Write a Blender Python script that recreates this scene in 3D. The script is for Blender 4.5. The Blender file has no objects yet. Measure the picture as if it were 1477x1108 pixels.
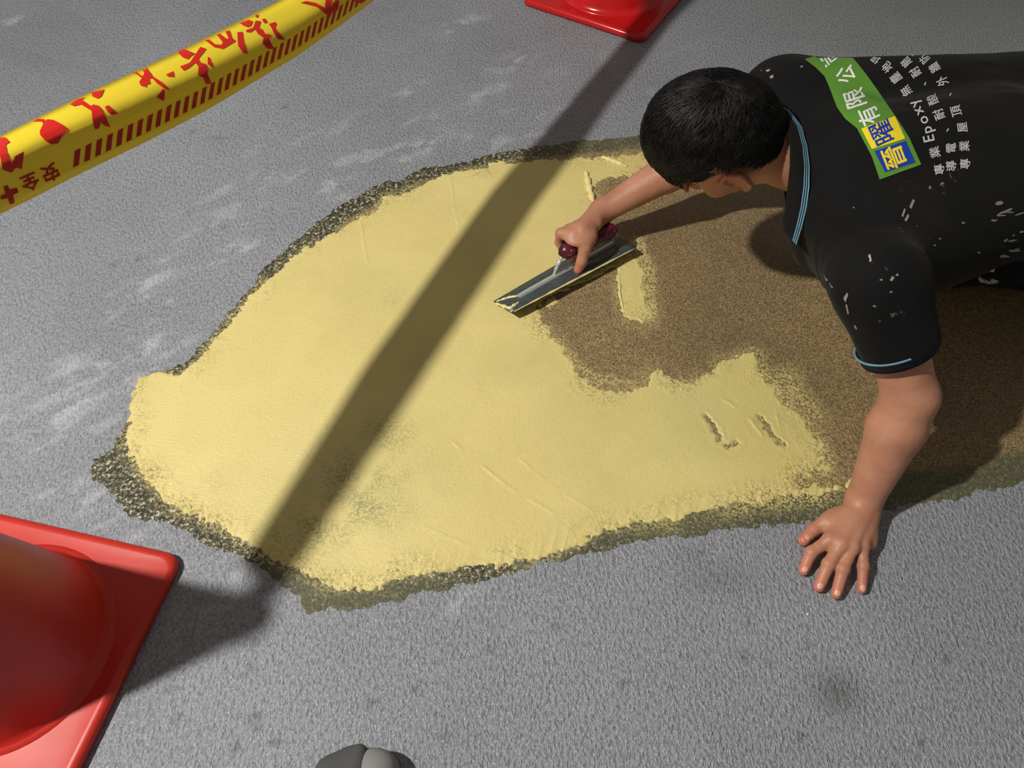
import bpy, bmesh, math, random
import numpy as np
from mathutils import Vector, Matrix, geometry
from mathutils.bvhtree import BVHTree
random.seed(7); rng = np.random.default_rng(7)
scn = bpy.context.scene
COL = scn.collection

# ---------------------------------------------------------------- camera, light, exposure
CAM_H, PITCH, FPX = 1.2, 56.0, 1109.0
cam_data = bpy.data.cameras.new('camera'); cam = bpy.data.objects.new('camera', cam_data); COL.objects.link(cam)
cam_data.sensor_width = 36; cam_data.lens = FPX/1477*36; cam_data.clip_start = 0.02
cam.location = (0, 0, CAM_H); cam.rotation_euler = (math.radians(90-PITCH), 0, 0)
scn.camera = cam
scn.view_settings.view_transform = 'Standard'; scn.view_settings.look = 'None'
scn.view_settings.gamma = 1; scn.view_settings.use_curve_mapping = False
scn.view_settings.exposure = 0.0
world = bpy.data.worlds.new('world'); scn.world = world; world.use_nodes = True
world.node_tree.nodes['Background'].inputs[0].default_value = (1.0, 0.92, 0.80, 1)
world.node_tree.nodes['Background'].inputs[1].default_value = 0.175
def area(name, loc, target, size, power, color, size_y=None):
    d = bpy.data.lights.new(name, 'AREA'); d.energy = power; d.color = color; d.size = size
    d.shape = 'RECTANGLE' if size_y else 'DISK'
    if size_y: d.size_y = size_y
    o = bpy.data.objects.new(name, d); COL.objects.link(o); o.location = loc
    o.rotation_euler = (Vector(target)-Vector(loc)).to_track_quat('-Z', 'Y').to_euler(); return o
area('ceiling_lamp', (-1.82, 0.17, 2.80), (0.0, 0.9, 0), 0.11, 112, (1.0, 0.955, 0.86))
area('far_ceiling_lamp', (-2.6, 3.4, 3.2), (0, 1.2, 0), 0.9, 4, (0.86, 0.93, 1.0))

# ---------------------------------------------------------------- helpers
def lin(c):
    return tuple(((x/255)/12.92 if x/255 <= .04045 else ((x/255+.055)/1.055)**2.4) for x in c) + (1,)
_a = math.radians(90-PITCH); _ca, _sa = math.cos(_a), math.sin(_a)
def ray(px, py):
    x, y, z = px-738.5, -(py-554.0), -FPX
    return Vector((x, _ca*y-_sa*z, _sa*y+_ca*z))
def at(px, py, z=0.0):
    d = ray(px, py); t = (z-CAM_H)/d.z
    return Vector((d.x*t, d.y*t, z))
def px_arr(P):                                  # ground points from a list of photo measurements
    return np.array([at(p[0], p[1])[:2] for p in P])

def tag(o, label=None, cat=None, group=None, kind=None):
    if label: o['label'] = label
    if cat: o['category'] = cat
    if group: o['group'] = group
    if kind: o['kind'] = kind
    return o
def link(name, me, mat=None, parent=None, smooth=True):
    o = bpy.data.objects.new(name, me); COL.objects.link(o)
    if mat: me.materials.append(mat)
    if smooth: me.polygons.foreach_set('use_smooth', [True]*len(me.polygons))
    if parent: o.parent = parent; o.matrix_parent_inverse = Matrix.Translation(-parent.location)
    return o
def empty(name, loc=(0, 0, 0)):
    o = bpy.data.objects.new(name, None); COL.objects.link(o); o.location = loc; o.empty_display_size = .05; return o
def mesh_np(name, V, F):
    me = bpy.data.meshes.new(name); V = np.asarray(V, np.float32); F = np.asarray(F, np.int32)
    n = F.shape[1]
    me.vertices.add(len(V)); me.vertices.foreach_set('co', V.ravel())
    me.loops.add(F.size); me.loops.foreach_set('vertex_index', F.ravel())
    me.polygons.add(len(F)); me.polygons.foreach_set('loop_start', np.arange(0, F.size, n, dtype=np.int32))
    me.update(calc_edges=True); me.validate(); return me
def attr(me, name, vals):
    a = me.attributes.new(name, 'FLOAT', 'POINT'); a.data.foreach_set('value', np.asarray(vals, np.float32))
def from_bm(name, bm, mat=None, parent=None, smooth=True):
    bmesh.ops.recalc_face_normals(bm, faces=bm.faces)
    me = bpy.data.meshes.new(name); bm.to_mesh(me); bm.free(); return link(name, me, mat, parent, smooth)

# value noise, numpy
_perm = rng.random((257, 257))
def vnoise(x, y):
    xi = np.floor(x).astype(int); yi = np.floor(y).astype(int); fx = x-xi; fy = y-yi
    fx = fx*fx*(3-2*fx); fy = fy*fy*(3-2*fy)
    a = _perm[xi % 256, yi % 256]; b = _perm[(xi+1) % 256, yi % 256]; c = _perm[xi % 256, (yi+1) % 256]; d = _perm[(xi+1) % 256, (yi+1) % 256]
    return (a*(1-fx)+b*fx)*(1-fy)+(c*(1-fx)+d*fx)*fy-.5
def fbm(x, y, s, o=3):
    r = 0
    for i in range(o): r = r+vnoise(x/s*2**i+17.3*i, y/s*2**i+5.1*i)/2**i
    return r
def sdpoly(P, X, Y):                            # signed distance, negative inside
    P = np.asarray(P); d = np.full(X.shape, 1e9); s = np.zeros(X.shape, bool)
    for i in range(len(P)):
        ax, ay = P[i-1]; bx, by = P[i]
        ex, ey = bx-ax, by-ay; wx, wy = X-ax, Y-ay
        t = np.clip((wx*ex+wy*ey)/(ex*ex+ey*ey+1e-12), 0, 1)
        d = np.minimum(d, (wx-ex*t)**2+(wy-ey*t)**2)
        if ay != by:
            c = ((ay > Y) != (by > Y)) & (X < (bx-ax)*(Y-ay)/(by-ay)+ax); s ^= c
    d = np.sqrt(d); return np.where(s, -d, d)
def sdseg(P, X, Y):
    d = np.full(X.shape, 1e9)
    for i in range(1, len(P)):
        ax, ay = P[i-1]; bx, by = P[i]; ex, ey = bx-ax, by-ay; wx, wy = X-ax, Y-ay
        t = np.clip((wx*ex+wy*ey)/(ex*ex+ey*ey+1e-12), 0, 1)
        d = np.minimum(d, (wx-ex*t)**2+(wy-ey*t)**2)
    return np.sqrt(d)
def sstep(a, b, x):
    t = np.clip((x-a)/(b-a), 0, 1); return t*t*(3-2*t)

# materials ------------------------------------------------------
class M:
    def __init__(s, name):
        s.m = bpy.data.materials.new(name); s.m.use_nodes = True; s.t = s.m.node_tree; s.n = s.t.nodes
        s.b = s.n['Principled BSDF']
    def node(s, ty, **kw):
        n = s.n.new(ty)
        for k, v in kw.items():
            if k in n.inputs.keys(): n.inputs[k].default_value = v
            else: setattr(n, k, v)
        return n
    def lk(s, a, b): s.t.links.new(a, b)
    def coord(s): return s.node('ShaderNodeTexCoord').outputs['Object']
    def mapping(s, scale=(1, 1, 1), rot=(0, 0, 0)):
        n = s.node('ShaderNodeMapping'); n.inputs['Scale'].default_value = scale; n.inputs['Rotation'].default_value = rot
        s.lk(s.coord(), n.inputs[0]); return n.outputs[0]
    def noise(s, scale, detail=3, rough=.5, vec=None, dist=0):
        n = s.node('ShaderNodeTexNoise', Scale=scale, Detail=detail, Roughness=rough, Distortion=dist)
        s.lk(vec or s.coord(), n.inputs['Vector']); return n.outputs['Fac']
    def vor(s, scale, vec=None, out='Distance', feat='F1'):
        n = s.node('ShaderNodeTexVoronoi', Scale=scale, feature=feat); s.lk(vec or s.coord(), n.inputs['Vector']); return n.outputs[out]
    def ramp(s, fac, stops, interp='LINEAR'):
        n = s.node('ShaderNodeValToRGB'); n.color_ramp.interpolation = interp; e = n.color_ramp.elements
        while len(e) < len(stops): e.new(.5)
        for q, (p, c) in zip(e, stops):
            q.position = p; q.color = c if isinstance(c, tuple) else (c, c, c, 1)
        s.lk(fac, n.inputs[0]); return n.outputs[0]
    def mix(s, fac, a, b, mode='MIX'):
        n = s.node('ShaderNodeMix', data_type='RGBA', blend_type=mode)
        for v, i in ((fac, 0), (a, 6), (b, 7)):
            if hasattr(v, 'is_linked'): s.lk(v, n.inputs[i])
            else: n.inputs[i].default_value = v
        return n.outputs[2]
    def math(s, op, a, b=0.0, clamp=False):
        n = s.node('ShaderNodeMath', operation=op, use_clamp=clamp)
        for v, i in ((a, 0), (b, 1)):
            if hasattr(v, 'is_linked'): s.lk(v, n.inputs[i])
            else: n.inputs[i].default_value = v
        return n.outputs[0]
    def at(s, name): return s.node('ShaderNodeAttribute', attribute_name=name).outputs['Fac']
    def set(s, col=None, rough=None, metal=0, spec=.5, coat=0, sheen=0):
        for v, k in ((col, 'Base Color'), (rough, 'Roughness')):
            if v is None: continue
            if hasattr(v, 'is_linked'): s.lk(v, s.b.inputs[k])
            else: s.b.inputs[k].default_value = v
        s.b.inputs['Metallic'].default_value = metal; s.b.inputs['Specular IOR Level'].default_value = spec
        s.b.inputs['Coat Weight'].default_value = coat; s.b.inputs['Sheen Weight'].default_value = sheen; return s
    def bump(s, h, strength=.3, dist=.002, prev=None):
        n = s.node('ShaderNodeBump', Strength=strength, Distance=dist); s.lk(h, n.inputs['Height'])
        if prev: s.lk(prev, n.inputs['Normal'])
        s.lk(n.outputs[0], s.b.inputs['Normal']); return n.outputs[0]

# floor coating: grey, pebbled, with pale scuffs, dark stains and painted shade (laid out in the mesh attributes)
m = M('grey_coated_floor')
mpv = m.mapping((1.25, .72, 1)); peb = m.noise(150, 2, .55, mpv); peb2 = m.noise(330, 2, .6, mpv)
base = m.ramp(m.noise(2.2, 4, .6), [(.3, lin((134, 138, 148))), (.7, lin((151, 155, 165)))])
base = m.mix(m.math('MULTIPLY', m.ramp(peb, [(.36, 1.), (.54, 0.)]), .45), base, lin((92, 93, 97)))
base = m.mix(m.math('MULTIPLY', m.ramp(peb2, [(.54, 0.), (.66, 1.)]), .45), base, lin((212, 212, 216)))
scm = m.math('MULTIPLY', m.at('scuff'), m.ramp(m.noise(90, 3, .6), [(.3, .35), (.6, 1.)]))
base = m.mix(m.math('MULTIPLY', scm, .62), base, lin((198, 203, 212)))
base = m.mix(m.math('MULTIPLY', m.at('stain_shade'), .75), base, lin((66, 66, 62)))
base = m.mix(m.at('olive_shade'), base, lin((104, 108, 98)))
m.set(base, m.ramp(peb, [(.3, .62), (.7, .42)]), spec=.45)
nb = m.bump(m.math('ADD', peb, m.math('MULTIPLY', peb2, .4)), .95, .0055)
MAT_FLOOR = m.m
# patch: resin-soaked rim and sand-strewn brown field
m = M('sanded_resin')
g = m.noise(260, 2, .7); g2 = m.vor(420); g3 = m.noise(520, 1, .5)
sand = m.ramp(g, [(.28, lin((92, 74, 48))), (.5, lin((140, 118, 84))), (.70, lin((176, 152, 114)))])
sand = m.mix(m.math('MULTIPLY', m.ramp(g3, [(.62, 0.), (.70, 1.)]), .55), sand, lin((214, 192, 146)))
sand = m.mix(m.math('MULTIPLY', m.ramp(m.noise(3.5, 3), [(.4, 0.), (.65, 1.)]), .35), sand, lin((92, 82, 58)))
rim = m.ramp(m.noise(150, 3, .8), [(.40, lin((30, 31, 26))), (.5, lin((74, 72, 54))), (.57, lin((112, 108, 82))), (.63, lin((214, 208, 180)))])
rim2 = m.ramp(g, [(.3, lin((78, 80, 62))), (.6, lin((104, 102, 76)))])
rim = m.mix(m.at('gravel'), rim2, rim)
dust = m.math('MULTIPLY', m.at('dust'), m.ramp(m.noise(210, 3, .75), [(.46, 0.), (.54, 1.)]))
c = m.mix(m.at('rim'), sand, rim); c = m.mix(dust, c, lin((214, 200, 130)))
m.set(c, m.ramp(g, [(.3, .32), (.7, .62)]), spec=.5)
m.bump(m.math('ADD', g, m.math('MULTIPLY', m.at('rim'), m.noise(170, 3, .8))), .8, .0028)
MAT_SAND = m.m
# yellow epoxy mortar
m = M('pale_yellow_epoxy')
y = m.ramp(m.noise(5, 4, .55), [(.3, lin((214, 198, 128))), (.7, lin((227, 211, 142)))])
thin = m.math('MULTIPLY', m.at('thin'), m.ramp(m.noise(230, 3, .7), [(.44, .12), (.56, 1.)]))
y = m.mix(m.math('MULTIPLY', thin, .95), y, lin((138, 136, 92)))
y = m.mix(m.math('MULTIPLY', m.at('haze'), .6), y, lin((198, 190, 128)))
y = m.mix(m.math('MULTIPLY', m.at('grit'), m.ramp(m.noise(190, 3, .7), [(.52, 0.), (.6, 1.)])), y, lin((150, 135, 88)))
m.set(y, m.ramp(m.noise(40, 3), [(.3, .34), (.7, .5)]), spec=.45)
st = m.mapping((6, 60, 1), (0, 0, math.radians(62)))
m.bump(m.math('ADD', m.math('MULTIPLY', m.noise(9, 3, .6, st), .5), m.math('MULTIPLY', m.noise(210, 2, .5), m.math('ADD', m.math('MULTIPLY', m.at('grit'), 1.5), .32))), .8, .0026)
MAT_YEL = m.m
def simple(name, col, rough=.5, spec=.5, metal=0, nscale=None, nstr=.2, ndist=.001, coat=0, vary=.12, sheen=0):
    m = M(name); c = lin(col)
    if vary:
        c2 = tuple(v*(1-vary) for v in c[:3])+(1,); cc = m.ramp(m.noise(14, 3), [(.3, c2), (.7, c)])
    else: cc = c
    m.set(cc, rough, metal, spec, coat, sheen)
    if nscale: m.bump(m.noise(nscale, 3, .6), nstr, ndist)
    return m
MAT_CONE = simple('glossy_red_orange_plastic', (198, 44, 32), .40, .5, nscale=9, nstr=.12, ndist=.004).m
MAT_CONE2 = simple('glossy_deep_red_plastic', (206, 28, 30), .22, .5, nscale=20, nstr=.1, ndist=.003).m
m = M('steel_blade'); g = m.noise(8, 3, .6, m.mapping((1, 40, 40), (0, 0, math.radians(-31))))
m.set(m.ramp(g, [(.3, lin((66, 78, 82))), (.7, lin((104, 116, 118)))]), m.ramp(m.noise(30, 3), [(.3, .38), (.7, .55)]), .55); m.bump(g, .1, .001)
MAT_STEEL = m.m
MAT_BAR = simple('steel_bar', (196, 202, 198), .4, .5, .3, nscale=60, nstr=.1).m
m = M('maroon_lacquered_wood')
c = m.ramp(m.noise(22, 3, .5), [(.35, lin((60, 18, 30))), (.6, lin((98, 34, 50)))])
c = m.mix(m.ramp(m.noise(55, 3, .6), [(.64, 0.), (.70, 1.)]), c, lin((205, 170, 150)))
m.set(c, .3); MAT_WOOD = m.m
MAT_PASTE = simple('wet_yellow_paste', (238, 224, 158), .35, .5, nscale=120, nstr=.4, ndist=.001).m
# skin
m = M('tanned_skin')
c = m.ramp(m.noise(18, 4, .6), [(.3, lin((172, 118, 94))), (.7, lin((194, 139, 113)))])
c = m.mix(m.math('MULTIPLY', m.at('flush'), .6), c, lin((214, 118, 104)))
c = m.mix(m.math('MULTIPLY', m.ramp(m.vor(95, None, 'Distance', 'F1'), [(.03, 1.), (.09, 0.)]), .18), c, lin((120, 70, 50)))
m.set(c, .46, spec=.4); m.b.inputs['Subsurface Weight'].default_value = .08; m.b.inputs['Subsurface Radius'].default_value = (.012, .005, .003)
m.bump(m.math('ADD', m.noise(70, 4, .6), m.math('MULTIPLY', m.noise(420, 2), .35)), .3, .0022); MAT_SKIN = m.m
MAT_NAIL = simple('fingernail', (222, 172, 152), .25, vary=.05).m
m = M('black_hair'); g = m.noise(60, 3)
m.set(m.ramp(g, [(.3, lin((8, 8, 9))), (.7, lin((20, 19, 20)))]), .5, spec=.28); MAT_HAIR = m.m
def cloth(name, col, spots, scale=26, thr=.735):
    m = M(name); c = m.ramp(m.noise(11, 4), [(.3, lin(tuple(max(0, v-5) for v in col))), (.7, lin(col))])
    if spots:
        f = m.math('MULTIPLY', m.ramp(m.noise(scale, 4, .62, None, .6), [(thr, 0.), (thr+.03, 1.)]), m.at('paint'))
        c = m.mix(f, c, lin((186, 182, 172)))
    m.set(c, .85, spec=.16, sheen=.03)
    w = m.node('ShaderNodeTexWave', Scale=420.0, Distortion=1.0); m.lk(m.coord(), w.inputs['Vector'])
    m.bump(m.math('ADD', m.math('MULTIPLY', w.outputs['Fac'], .06), m.noise(28, 3, .6)), .35, .004); return m.m
MAT_SHIRT = cloth('black_polo_fabric', (19, 19, 21), True, 40, .66)
MAT_TROUSER = cloth('black_work_trousers', (17, 18, 24), True, 22, .60)
MAT_CUFF = simple('navy_rib_knit', (20, 27, 46), .8, .3, nscale=300).m
MAT_BLUE = simple('light_blue_piping', (112, 158, 184), .6, nscale=400, nstr=.3).m
def ink(name, col, rough=.5): return simple(name, col, rough, .4, vary=.06, nscale=350, nstr=.15, ndist=.0005).m
MAT_GREEN = ink('green_print', (92, 146, 52)); MAT_YP = ink('yellow_print', (248, 222, 44)); MAT_BP = ink('blue_print', (24, 62, 168)); MAT_WP = ink('white_print', (236, 240, 236))
MAT_GREY = ink('pale_grey_print', (196, 198, 198))
m = simple('yellow_tape_film', (250, 230, 66), .24, .6, vary=.05, nscale=16, nstr=.25, ndist=.004); MAT_TAPE = m.m
MAT_TRED = ink('red_tape_ink', (206, 38, 32), .35); MAT_TRED2 = ink('dark_red_tape_ink', (176, 34, 26), .35)
m = M('dark_grey_knit'); w = m.node('ShaderNodeTexWave', Scale=120.0, Distortion=2.0); m.lk(m.mapping((1, 1, 1), (0, 0, .6)), w.inputs['Vector'])
m.set(m.ramp(w.outputs['Fac'], [(.2, lin((48, 49, 50))), (.8, lin((96, 98, 98)))]), .85); m.bump(w.outputs['Fac'], .5, .001); MAT_KNIT = m.m
MAT_TOE = simple('light_grey_suede', (136, 138, 138), .9, nscale=300, nstr=.4).m
MAT_SOLE = simple('black_rubber', (24, 24, 26), .7, nscale=90).m

# ---------------------------------------------------------------- FLOOR
# polygons of the repair, traced on the floor
OUT = px_arr([(165,648),(135,662),(131,690),(168,716),(200,746),(250,766),(300,790),(345,806),(400,834),(430,856),(440,888),(470,885),(560,870),(640,850),(720,830),(800,812),(850,799),(940,785),(1030,770),(1100,762),(1150,755),(1230,745),(1290,731),(1340,724),(1400,712),(1477,698),(1620,680),(1700,300),(1500,130),(1250,160),(1050,170),(930,192),(880,200),(820,205),(760,213),(700,226),(650,236),(600,249),(540,270),(490,297),(450,326),(410,360),(370,400),(330,446),(305,476),(268,520),(235,532),(205,550),(192,590),(172,620)])
YEL = px_arr([(193,568),(205,545),(222,540),(240,541),(252,548),(268,540),(290,515),(318,478),(345,448),(385,405),(430,367),(470,340),(500,323),(545,302),(553,284),(580,280),(625,258),(665,246),(700,240),(706,236),(760,232),(850,228),(925,222),(950,220),(960,250),(925,252),(880,258),(862,262),(858,290),(880,340),(912,370),(890,385),(800,425),(775,445),(785,462),(795,478),(815,508),(840,545),(865,559),(900,562),(935,557),(934,545),(948,535),(958,541),(972,550),(1000,552),(1025,540),(1040,520),(1065,517),(1085,511),(1092,535),(1115,560),(1140,592),(1165,620),(1185,640),(1195,662),(1188,678),(1165,687),(1152,683),(1148,700),(1180,703),(1215,700),(1235,690),(1222,706),(1180,714),(1140,716),(1080,724),(1050,733),(1000,740),(960,750),(920,758),(870,766),(835,781),(812,792),(805,801),(740,812),(680,818),(600,826),(566,836),(548,850),(500,852),(460,841),(420,820),(380,799),(330,770),(280,746),(245,730),(228,704),(205,682),(180,655),(178,640),(190,610),(188,590)])
TONGUE = px_arr([(885,395),(905,372),(922,376),(930,395),(934,430),(938,462),(925,468),(905,462),(897,448),(892,420)])
TIP = px_arr([(772,440),(800,428),(812,430),(800,442),(788,448)])

FX0, FX1, FY0, FY1 = -4.2, 4.2, -2.2, 5.6
xs = np.unique(np.concatenate([np.arange(FX0, -1.7, .1), np.arange(-1.7, 1.7, .009), np.arange(1.7, FX1+.01, .1)]))
ys = np.unique(np.concatenate([np.arange(FY0, .1, .1), np.arange(.1, 2.4, .009), np.arange(2.4, FY1+.01, .1)]))
def grid(xs, ys):
    X, Y = np.meshgrid(xs, ys, indexing='ij'); nx, ny = X.shape
    i, j = np.meshgrid(np.arange(nx-1), np.arange(ny-1), indexing='ij'); a = (i*ny+j).ravel()
    return X, Y, np.stack([a, a+ny, a+ny+1, a+1], 1)
X, Y, F = grid(xs, ys)
# pale scuffs: streaks running along the old brushing direction, on the upper left of the repair
th = math.radians(38); U = X*math.cos(th)+Y*math.sin(th); Vv = -X*math.sin(th)+Y*math.cos(th)
dO = sdpoly(OUT, X, Y)
n = fbm(U, Vv*2.6, .07, 4)
side = sstep(.02, -.08, X-.62*(Y-.9)+.10)*sstep(.42, .10, dO)*(dO > 0)
spots = np.zeros_like(X)
for (px, py, r) in [(215,408,.035),(330,365,.04),(335,262,.03),(150,520,.045),(205,505,.03),(55,610,.03),(100,595,.04),(135,722,.025),(72,706,.015),(190,548,.03),(612,210,.045),(740,90,.05),(700,135,.04),(665,35,.05),(240,375,.02),(665,868,.02),(20,30,.03),(590,130,.03),(480,265,.03),(95,535,.02),(150,460,.02)]:
    p = at(px, py); spots = np.maximum(spots, np.exp(-(((X-p.x)*math.cos(th)+(Y-p.y)*math.sin(th))/(r*1.5))**2-((-(X-p.x)*math.sin(th)+(Y-p.y)*math.cos(th))/(r*.6))**2))
scuff = np.clip(sstep(.22, .42, n)*side*.6 + sstep(-.02, .22, fbm(U, Vv*2, .030, 3))*spots*1.1, 0, 1)
stain_shade = np.zeros_like(X)
for (px, py, rx, ry, a) in [(1208,1000,.035,.03,.7),(1040,835,.06,.03,.35),(315,200,.02,.01,.4),(290,130,.05,.025,.2),(1000,800,.03,.02,.3),(250,370,.02,.01,.3)]:
    p = at(px, py); stain_shade = np.maximum(stain_shade, a*np.exp(-((X-p.x)/rx)**2-((Y-p.y)/ry)**2))
for k in range(34):
    px, py = random.choice([(random.uniform(230, 400), random.uniform(830, 1080)), (random.uniform(150, 700), random.uniform(120, 420)), (random.uniform(500,1450), random.uniform(880,1080))])
    p = at(px, py); stain_shade = np.maximum(stain_shade, .8*np.exp(-(((X-p.x)**2+(Y-p.y)**2)/.006**2)))
stain_shade = np.clip(stain_shade+np.clip(fbm(X, Y, .35, 3), 0, 1)*.18*sstep(1.2, 1.9, Y), 0, 1)
# faint bands of shade at the upper left, painted as slightly darker strips
S1 = px_arr([(-80,-60),(60,-40),(190,108),(60,110),(-60,60)]); S2 = px_arr([(0,60),(180,110),(240,170),(60,230),(-100,180)])
for S in (S1, S2): stain_shade = np.clip(stain_shade+.10*sstep(.01, -.01, sdpoly(S, X, Y)+fbm(X, Y, .1)*.02), 0, 1)
me = mesh_np('floor', np.stack([X.ravel(), Y.ravel(), np.zeros(X.size)], 1), F)
attr(me, 'scuff', scuff.ravel()); attr(me, 'stain_shade', stain_shade.ravel())
attr(me, 'olive_shade', (.55*sstep(.3, 1.3, X)*sstep(1.7, 2.2, Y)).ravel())  # far right of the floor tinted grey-green: painted shade
floor = tag(link('floor', me, MAT_FLOOR), 'grey pebbled coated concrete floor with pale scuffs', kind='structure')

# resin / sand patch: a real thin layer on the floor, thinning to nothing at its ragged edge
def layer(name, x0, x1, y0, y1, step, fn, mat, parent=None):
    X, Y, F = grid(np.arange(x0, x1, step), np.arange(y0, y1, step))
    h, keep, at_ = fn(X, Y)
    k = keep.ravel(); Fk = F[k[F].any(1)]
    used = np.zeros(X.size, bool); used[Fk.ravel()] = True; idx = np.cumsum(used)-1
    me = mesh_np(name, np.stack([X.ravel(), Y.ravel(), h.ravel()], 1)[used], idx[Fk])
    for n_, v in at_.items(): attr(me, n_, v.ravel()[used])
    return link(name, me, mat, parent)
def f_sand(X, Y):
    d = sdpoly(OUT, X, Y)+fbm(X, Y, .05, 3)*.014+fbm(X, Y, .008, 2)*.010
    h = np.clip(-d*.25, -.002, .0012)+vnoise(X/.004, Y/.004)*.0005
    px = X; rimw = .055+.02*fbm(X, Y, .15)
    left = sstep(.2, -.3, X)
    rim = sstep(-rimw-.015, -rimw+.015, d+vnoise(X/.01, Y/.01)*.01)
    dy = np.minimum(sdpoly(YEL, X, Y), sdpoly(TONGUE, X, Y))
    w = np.where(X < .25, .006, .022)+.02*fbm(X, Y, .1)
    dust = sstep(w+.018, 0, dy)*np.clip(.65+1.2*fbm(X, Y, .05), 0, 1)*(.55+.45*sstep(.2, .5, X))
    SM = px_arr([(1095,540),(1150,590),(1190,640),(1190,600),(1140,540)])
    dust = np.maximum(dust, .8*sstep(.03, -.02, sdpoly(SM, X, Y)+fbm(X, Y, .06)*.03))
    tr = sdseg(px_arr([(800,490),(825,520),(860,548),(930,552)]), X, Y); dust = np.maximum(dust, .75*sstep(.02, .0, tr+fbm(X, Y, .03)*.02))
    tr = sdseg(px_arr([(918,350),(935,400),(936,460)]), X, Y); dust = np.maximum(dust, .9*sstep(.025, .008, tr+fbm(X, Y, .02)*.01))
    grav = np.clip(sstep(.35, -.35, X)+.35*sstep(.9, .5, X)+fbm(X, Y, .2)*.3, 0, 1)
    grav = grav*(1-.75*sstep(-.44, -.38, X)*sstep(.50, .43, Y+.12*(X+.4))*sstep(.1, -.1, X))
    return h, d < .006, {'rim': rim, 'dust': dust, 'gravel': grav}
patch = empty('floor_patch', (0.15, .9, 0))
tag(patch, 'floor repair patch of pale yellow epoxy spread over brown sanded primer', 'floor patch')
sand = layer('sanded_primer', -1.0, 1.75, .33, 2.0, .0045, f_sand, MAT_SAND, patch)
tag(sand, 'brown sand-strewn primer with a dark speckled resin rim')
RIDGES = [([(655,640),(735,705),(800,742)], .0014, .003), ([(740,655),(800,705),(850,735)], .0012, .003), ([(1000,600),(1035,640),(1062,645)], .0, .003), ([(650,258),(655,300),(662,330)], .001, .003), ([(520,318),(530,380)], .001, .003), ([(560,390),(600,385)], .001, .002), ([(1040,575),(1075,598),(1100,630)], .002, .004), ([(1120,600),(1130,640)], .0015, .003), ([(300,530),(345,505)], .001, .002), ([(480,600),(430,680)], .0008, .004), ([(610,760),(680,790)], .0008, .003), ([(500,360),(470,420)], .0006, .003), ([(845,232),(900,240),(925,232)], .0012, .005)]
def f_yel(X, Y):
    d0 = sdpoly(YEL, X, Y); d0 = np.minimum(d0, sdpoly(TONGUE, X, Y)); d0 = np.minimum(d0, sdpoly(TIP, X, Y)); dn = d0.copy()
    inner = sstep(.55, .75, X-.0*Y)*0
    rag = fbm(X, Y, .035, 3)*.014+fbm(X, Y, .007, 2)*.011
    d = d0+rag*.9
    hook = sdseg(px_arr([(1018,600),(1030,618),(1040,638),(1052,645),(1064,640)]), X, Y)
    hook2 = sdseg(px_arr([(1092,600),(1105,615),(1118,632),(1128,642)]), X, Y)
    hole = np.minimum(hook-.0032, hook2-.0042)+fbm(X, Y, .008, 2)*.009
    up = sdseg(px_arr([(620,520),(650,500)]), X, Y)
    d = np.maximum(d, -hole)
    h = np.where(d < 0, .0012+.0016*(1-np.exp(d/.012)), .0012-d*.9)
    h = h+np.exp(-((d+.006)/.005)**2)*.0009
    for P_, a, w in RIDGES:
        s = sdseg(px_arr(P_), X, Y); h = h+a*np.exp(-(s/w*1.5)**2)*np.clip(.55+2*vnoise(X/.02, Y/.02), 0, 1)
    edge = sstep(-.055, -.002, d0)
    comb = np.maximum(0, vnoise(U_(X, Y)/.006, V_(X, Y)/.06))*2
    h = h+edge*sstep(.75, .55, Y)*comb*.0011+vnoise(X/.003, Y/.003)*.0003*edge
    h = h+fbm(X, Y, .12, 3)*.0009
    gr = edge*np.clip(.35+1.6*fbm(X, Y, .06), 0, 1)
    thin = np.zeros_like(X)
    for (px, py, r, a) in [(525,695,.085,1.5),(475,755,.06,1.2),(545,645,.06,1),(400,780,.04,.5),(570,430,.03,.35),(610,525,.03,.3),(310,700,.03,.25)]:
        p = at(px, py); thin = np.maximum(thin, a*np.exp(-((X-p.x)**2+(Y-p.y)**2)/r**2))
    thin = thin*np.clip(.7+1.4*fbm(X, Y, .05), 0, 1)
    haze = np.zeros_like(X)
    for (px, py, r, a) in [(545,410,.07,.7),(520,680,.12,.6),(990,600,.12,.7),(1120,610,.07,.6),(650,560,.1,.5),(720,410,.05,.8),(850,600,.08,.4),(770,520,.05,.5)]:
        p = at(px, py); haze = np.maximum(haze, a*np.exp(-((X-p.x)**2+(Y-p.y)**2)/r**2))
    haze = haze*np.clip(.8+1.3*fbm(X, Y, .12), 0, 1.2)
    return h, d < .004, {'grit': gr, 'thin': thin, 'haze': haze}
def U_(X, Y): return X*.96-Y*.28
def V_(X, Y): return X*.28+Y*.96
yel = layer('epoxy_coat', -.78, .72, .35, 1.62, .0022, f_yel, MAT_YEL, patch)
tag(yel, 'pale yellow epoxy coat spread by trowel')
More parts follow.
